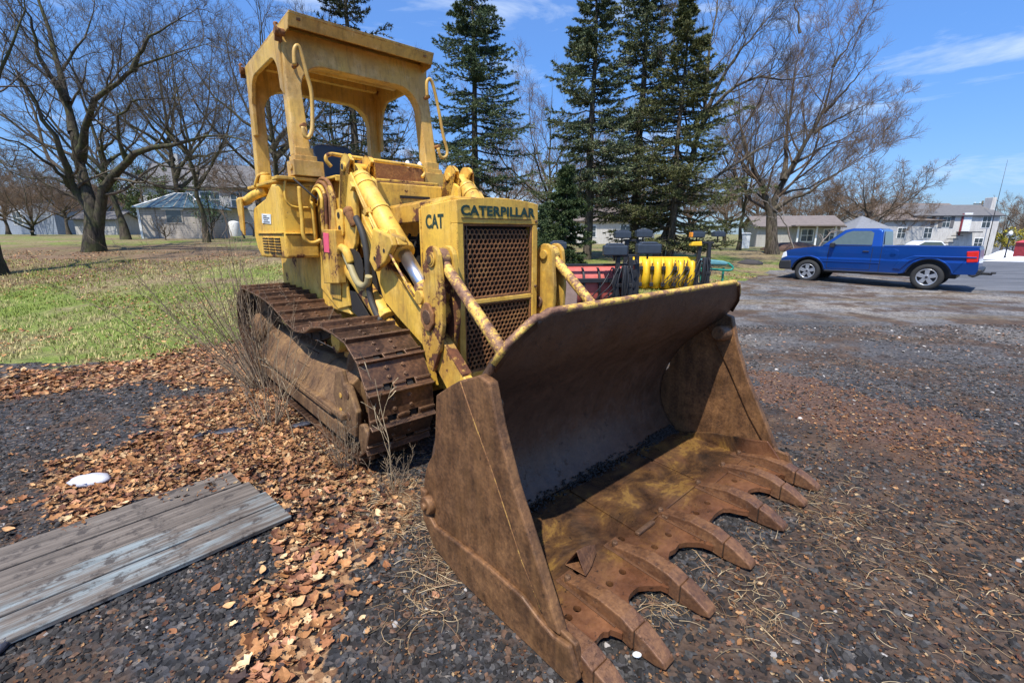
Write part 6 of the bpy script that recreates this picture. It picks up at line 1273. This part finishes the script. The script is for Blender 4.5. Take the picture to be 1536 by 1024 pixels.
def building(name, label, cat, c, rz, L_, W_b, eave, ridge, wall, roof, hip=False, over=.3, wins=(), group=None):
    o = thing(name, label, cat, (c[0], c[1], hg(c[0], c[1])-.1), rz, group)
    b = MB(); b.box((0, 0, eave/2), (L_, W_b, eave))
    if not hip: b.prism([(-W_b/2, eave-.001), (W_b/2, eave-.001), (0, ridge-.06)], 'x', -L_/2, L_/2) if False else None
    b.build('wall', wall, o, 0)
    if not hip:
        for s in (-1, 1): MB().add([(s*L_/2, -W_b/2, eave), (s*L_/2, W_b/2, eave), (s*L_/2, 0, ridge-.05)], [(0, 1, 2)]).build('gable', wall, o, 0, solid=.02)
    e = over; r = MB()
    if hip:
        h2 = max(0, L_/2-W_b/2); v = [(-L_/2-e, -W_b/2-e, eave), (L_/2+e, -W_b/2-e, eave), (L_/2+e, W_b/2+e, eave), (-L_/2-e, W_b/2+e, eave), (-h2, 0, ridge), (h2, 0, ridge)]
        r.add(v, [(0, 1, 5, 4), (2, 3, 4, 5), (1, 2, 5), (3, 0, 4), (3, 2, 1, 0)])
    else:
        k = (ridge-eave)/(W_b/2); v = [(-L_/2-e, -W_b/2-e, eave-k*e), (L_/2+e, -W_b/2-e, eave-k*e), (L_/2+e, 0, ridge), (-L_/2-e, 0, ridge), (-L_/2-e, W_b/2+e, eave-k*e), (L_/2+e, W_b/2+e, eave-k*e)]
        r.add(v, [(0, 1, 2, 3), (3, 2, 5, 4)])
    rf = r.build('roof', roof, o, 0, solid=.12, off=1 if not hip else 0)
    for (x, z, w, h_, *face) in wins:
        side = face[0] if face else 'f'
        if side == 'f': cc, dd, tt2 = (x, -W_b/2-.01, z), (w, .06, h_), (w+.16, .04, h_+.16)
        else: sg = 1 if side == 'r' else -1; cc, dd, tt2 = (sg*(L_/2+.01), x, z), (.06, w, h_), (.04, w+.16, h_+.16)
        f = MB().box(cc, tt2).build('window', m_trim if name != 'garden_shed' else wall, o, .01); MB().box(cc, dd).build('pane', m_win, f, 0)
        if side == 'f' and name != 'garden_shed': MB().box((cc[0], cc[1]-.035, cc[2]), (.04, .02, h_)).box((cc[0], cc[1]-.035, cc[2]), (w, .02, .04)).build('sash', m_trim, f, 0)
    return o
# shed
SL, SR = D(199, 357, 25), D(317, 359, 25.5); sc_ = (SL+SR)/2; sa = math.atan2(SR[1]-SL[1], SR[0]-SL[0]); sw = float(np.linalg.norm((SR-SL)[:2]))
sh = building('garden_shed', 'weathered pale board shed with a blue-grey hipped roof on the left lawn', 'shed', sc_+np.array([0, 1.3, 0]), sa-.05, sw*.84, 2.5, 1.7, 2.5, m_shed, m_sroof, hip=True, over=.18, wins=[(.15, 1.25, .75, .62)])
sw *= .84
MB().box((.15, -1.30, 1.62), (1.15, .10, .07)).build('window_canopy', m_trim, sh, .01)
for q in (-1, 1): MB().box((q*(sw/2-.02), -1.26, .9), (.12, .06, 1.7)).build('corner_board', m_trim if q < 0 else m_shed, sh, .005)
for k in range(6): MB().tube([(-sw/2+sw*(k+.5)/6, -1.42, 1.72), (-sw/2*.45+sw*.45*(k+.5)/6, -.1, 2.49)], .025, 5).build('roof_batten', m_shed, sh, 0)
MB().tube([(-sw/2-.15, -1.41, 1.72), (-(sw/2-1.25), 0, 2.52), (sw/2-1.25, 0, 2.52), (sw/2+.15, -1.41, 1.72)], .045, 6).build('ridge_cap', m_trim, sh, 0)
MB().box((-sw/2*.66, -1.265, .85), (.62, .04, 1.6)).build('door', m_shed, sh, .01)
# grey house behind shed, propane tank, etc.
h = D(330, 352, 48); hb = building('grey_house', 'grey two-storey house partly hidden by trees behind the shed', 'house', h, rad(12), 9.5, 7, 4.6, 6.8, m_gwall, m_roofg, wins=[(-2.6, 3.4, 1.0, 1.3), (.9, 3.4, 1.6, 1.3), (3.2, 3.4, 1.0, 1.3), (-2.4, 1.4, 1.1, 1.3), (1.5, 1.4, 1.1, 1.3)])
MB().box((-3.0, 0, 7.0), (.8, .8, 1.6)).build('chimney', m_gwall, hb, .02); MB().box((1.0, -4.2, 2.6), (6.0, 1.6, .12)).build('porch_roof', m_roofg, hb, .02)
p = D(352, 345, 27); p[2] = hg(p[0], p[1]); o_ = MB().cyl((0, 0, .1), (0, 0, .85), .28, n=20).sphere((0, 0, .85), .28, 20, 10, (1, 1, .45)).build('propane_cylinder', m_trim, None, .02); o_.location = p; props(o_, 'white upright tank on the lawn near the grey house', 'tank')
p = D(372, 345, 26.5); p[2] = hg(p[0], p[1]); o_ = MB().tube(catmull([(-.25, 0, 0), (-.33, 0, .4), (-.2, 0, .8), (.1, 0, .85), (.3, 0, .5), (.28, 0, .1)], 5), .05, 8).build('dark_hoop', m_blk, None, 0); o_.location = p; props(o_, 'dark hoop shaped object on the lawn between the white tank and the canopy post', 'hoop')
h = D(40, 352, 62); building('pale_building', 'long pale blue-grey building beyond the left edge trees', 'building', h, rad(-14), 26, 9, 4.3, 6.0, siding('pale_blue_siding', (.27, .31, .37), 4), m_roofg, wins=[(-8, 2, 1.4, 1.4), (-3, 2, 1.4, 1.4), (2, 2, 1.4, 1.4), (7, 2, 1.4, 1.4)])
h = D(165, 352, 50); building('small_outbuilding', 'small dull outbuilding between the maple trunk and the shed', 'outbuilding', h, rad(5), 4, 3.4, 1.7, 2.4, m_gwall, m_roofg)
# middle distance and right
h = D(900, 360, 48); building('pale_house', 'low pale house glimpsed between the spruce trunks', 'house', h, rad(8), 9, 6, 2.3, 3.7, m_wwall, m_roofb, wins=[(-2, 1.3, 1, 1), (1.5, 1.3, 1, 1)])
h = D(1180, 366, 40); sh2 = building('small_white_house', 'small pale house with brown roof behind the grey trunk and pickup', 'house', h, rad(-14), 6.0, 4.6, 1.8, 2.6, siding('dull_pale_siding', (.40, .38, .34), 6), m_roofb, wins=[(.7, 1.1, .8, .9), (2.3, 1.1, .8, .9)])
for k in range(3): MB().box((-.2+1.3*k, -3.0, .9), (.12, .12, 1.8)).build('porch_post', m_trim, sh2, .01)
MB().box((1.1, -2.9, 1.85), (3.4, 1.3, .12)).build('porch_roof', m_roofb, sh2, .02)
h = D(1287, 362, 44); building('hip_roofed_cabin', 'small pale cabin with a pointed grey roof behind the pickup cab', 'cabin', h, rad(0), 3.4, 3.4, 2.0, 3.3, m_wwall, plain('light_grey_roof', (.19, .20, .22), .8), hip=True, wins=[(0, 1.3, .7, .8)])
h = D(1345, 366, 62); building('grey_roofed_house', 'long low house with weathered grey roof beyond the pickup bed', 'house', h, rad(4), 12, 8, 4.2, 6.3, m_gwall, m_roofb, wins=[(-3.5, 2.6, 1, 1.2), (0, 2.6, 1, 1.2), (3.5, 2.6, 1, 1.2)])
h = D(1424, 385, 58); wh = building('white_house', 'two-storey white house with grey roof and tall white end chimney', 'house', h+np.array([0, 3, 0]), rad(-6), 9.6, 6.5, 5.0, 6.3, m_wwall, m_roofg, wins=[(-3.3, 4.2, .8, 1.2), (-1.1, 4.2, .8, 1.2), (3.4, 4.2, .9, 1.3), (-3.3, 1.7, .8, 1.2), (3.0, 1.7, .9, 1.1), (0, 4.2, .9, 1.3, 'r'), (0, 1.6, .9, 1.3, 'r')])
MB().box((5.0, -1.2, 3.6), (.5, 1.1, 7.2)).build('chimney', m_wwall, wh, .03)
for x in (-3.95, -2.65, -1.75, -.45): MB().box((x, -3.29, 4.2), (.42, .05, 1.3)).build('shutter', m_roofg, wh, 0)
MB().box((1.2, -3.3, 4.2), (.9, .10, 2.2)).build('door', m_trim, wh, .01); MB().box((.6, -3.32, 3.9), (.16, .12, 2.6)).build('downpipe', plain('dark_red_trim', (.22, .03, .04), .6), wh, .01)
st = MB()
for k in range(7): st.box((.2-.45*k, -4.2, 3.0-.42*k), (.5, 1.1, .08))
st.box((1.2, -4.0, 3.0), (1.8, 1.4, .12)); st.build('outside_stair', m_blk, wh, 0)
# far right things
def car(name, label, c, rz, mat):
    o = thing(name, label, 'car', (c[0], c[1], hg(c[0], c[1])), rz)
    MB().prism([(-2.2, .35), (-2.25, .85), (-1.7, 1.0), (1.2, 1.0), (2.15, .88), (2.25, .4)], 'y', -.88, .88).build('body', mat, o, .12, seg=3)
    cb = MB().prism([(-1.6, .98), (-1.1, 1.42), (.4, 1.46), (1.2, .98)], 'y', -.76, .76).build('cab', mat, o, .10, seg=3)
    MB().prism([(-1.35, 1.02), (-1.0, 1.36), (.35, 1.38), (.95, 1.02)], 'y', -.775, .775).build('window', m_glass, o, .02)
    for x in (-1.4, 1.4):
        for y in (-.85, .85): MB().cyl((x, y-.1, .33), (x, y+.1, .33), .33, n=20).build('wheel', m_tyre, o, .02)
    return o
m_wcar = Nt('white_car_paint').fin((.75, .76, .78), .25, 0, .5, .6)
q = D(1382, 372, 42); car('white_car', 'white car parked beyond the bed of the blue pickup', q, rad(175), m_wcar)
q = D(92, 350, 58); car('white_car', 'white car far left beyond the reddish bare tree', q, rad(8), m_wcar)
def snow(label, pxx, pyy, d, L_, h_, seed):
    q = D(pxx, pyy, d); r = np.random.default_rng(seed); z = hg(q[0], q[1]); nn = 30; ph = r.uniform(0, 6, 4)
    def f(u, v):
        x = (u-.5)*L_; y = (v-.5)*2.6; e = max(0, 1-(2*u-1)**4)*max(0, 1-(2*v-1)**2); return (x, y, h_*e*(.7+.3*math.sin(x*2.1+ph[0])+.15*math.sin(x*5+ph[1]+y*2))-.05)
    o = MB().grid(f, nn*2, 14).build('snow_pile', m_snow, None, 0); o.location = (q[0], q[1], z); props(o, label, 'snow pile')
m_snow = plain('dirty_snow', (.72, .74, .78), .7, var=.2, scale=2, bump=.3)
snow('long white snow bank at the right edge below the yellow shrub', 1520, 378, 44, 6.5, .8, 1); snow('low strip of old snow in front of the larger snow bank', 1530, 390, 33, 4., .35, 2); 
def smallsnow(): pass
p = D(1507, 386, 36); p[2] = hg(p[0], p[1]); o_ = thing('street_lamp', 'thin black lamp post with a pale globe in front of the snow bank', 'street lamp', tuple(p)); MB().cyl((0, 0, 0), (0, 0, 1.9), .05, .04, 10).cyl((0, 0, 0), (0, 0, .3), .09, .07, 10).build('pole', m_blk, o_, .005); MB().sphere((0, 0, 2.05), .14, 14, 10, (1, 1, 1.3)).build('globe', m_trim, o_, 0)
p = D(1532, 380, 38); o_ = MB().box((0, 0, .7), (1.1, 1.0, 1.4)).prism([(-.65, 1.4), (.65, 1.4), (0, 1.6)], 'y', -.55, .55).build('red_booth', plain('faded_red', (.50, .06, .07), .6), None, .04); o_.location = (p[0]+.4, p[1], hg(p[0], p[1])); props(o_, 'faded red booth at the right edge of the snow bank', 'booth')
p = D(1461, 360, 75); z = hg(p[0], p[1]); o_ = thing('utility_pole', 'dark utility pole with a crossarm behind the roof of the white house', 'utility pole', (p[0], p[1], z)); MB().cyl((0, 0, 0), (0, 0, 8.2), .16, .12, 8).build('pole', m_bark2, o_, 0); MB().box((0, 0, 7.7), (2.8, .12, .14)).build('crossarm', m_bark2, o_, .01)
for k in range(4): MB().cyl((-1.2+.8*k, 0, 7.75), (-1.2+.8*k, 0, 8.0), .05, n=6).build('insulator', m_trim, o_, 0)
p = D(1483, 318, 57); z = hg(p[0], p[1]); o_ = MB().tube([(0, 0, 0), (0, 0, 5.5), (.05, 0, 11.2)], [.06, .04, .015], 6).build('antenna_mast', m_blk, None, 0); o_.location = (p[0]+.25, p[1]-.5, z); props(o_, 'thin whip antenna standing at the end of the white house', 'antenna')
p = D(1115, 372, 30); o_ = MB().box((0, 0, .45), (.5, .5, .9)).prism([(-.3, .9), (.3, .9), (.2, 1.0), (-.2, 1.0)], 'y', -.3, .3).build('utility_box', m_trim, None, .02); o_.location = (p[0], p[1], hg(p[0], p[1])); props(o_, 'pale box standing on the lawn left of the small white house', 'utility box')
# pile of dirt left of grey trunk
rock('soil_mound', 'low mound of brown soil on the lawn just left of the pickup', 'mound', tuple(D(1185, 380, 26)[:2])+(hg(*D(1185, 380, 26)[:2]),), (1.6, .9, .45), plain('brown_soil', (.10, .06, .045), .95, bump=.8, scale=4), 8)
rock('soil_mound', 'small dark pile of debris left of the pickup front bumper', 'mound', tuple(D(1125, 393, 20)[:2])+(hg(*D(1125, 393, 20)[:2]),), (.55, .4, .18), plain('dark_debris', (.05, .045, .045), .95, bump=.8, scale=8), 9)
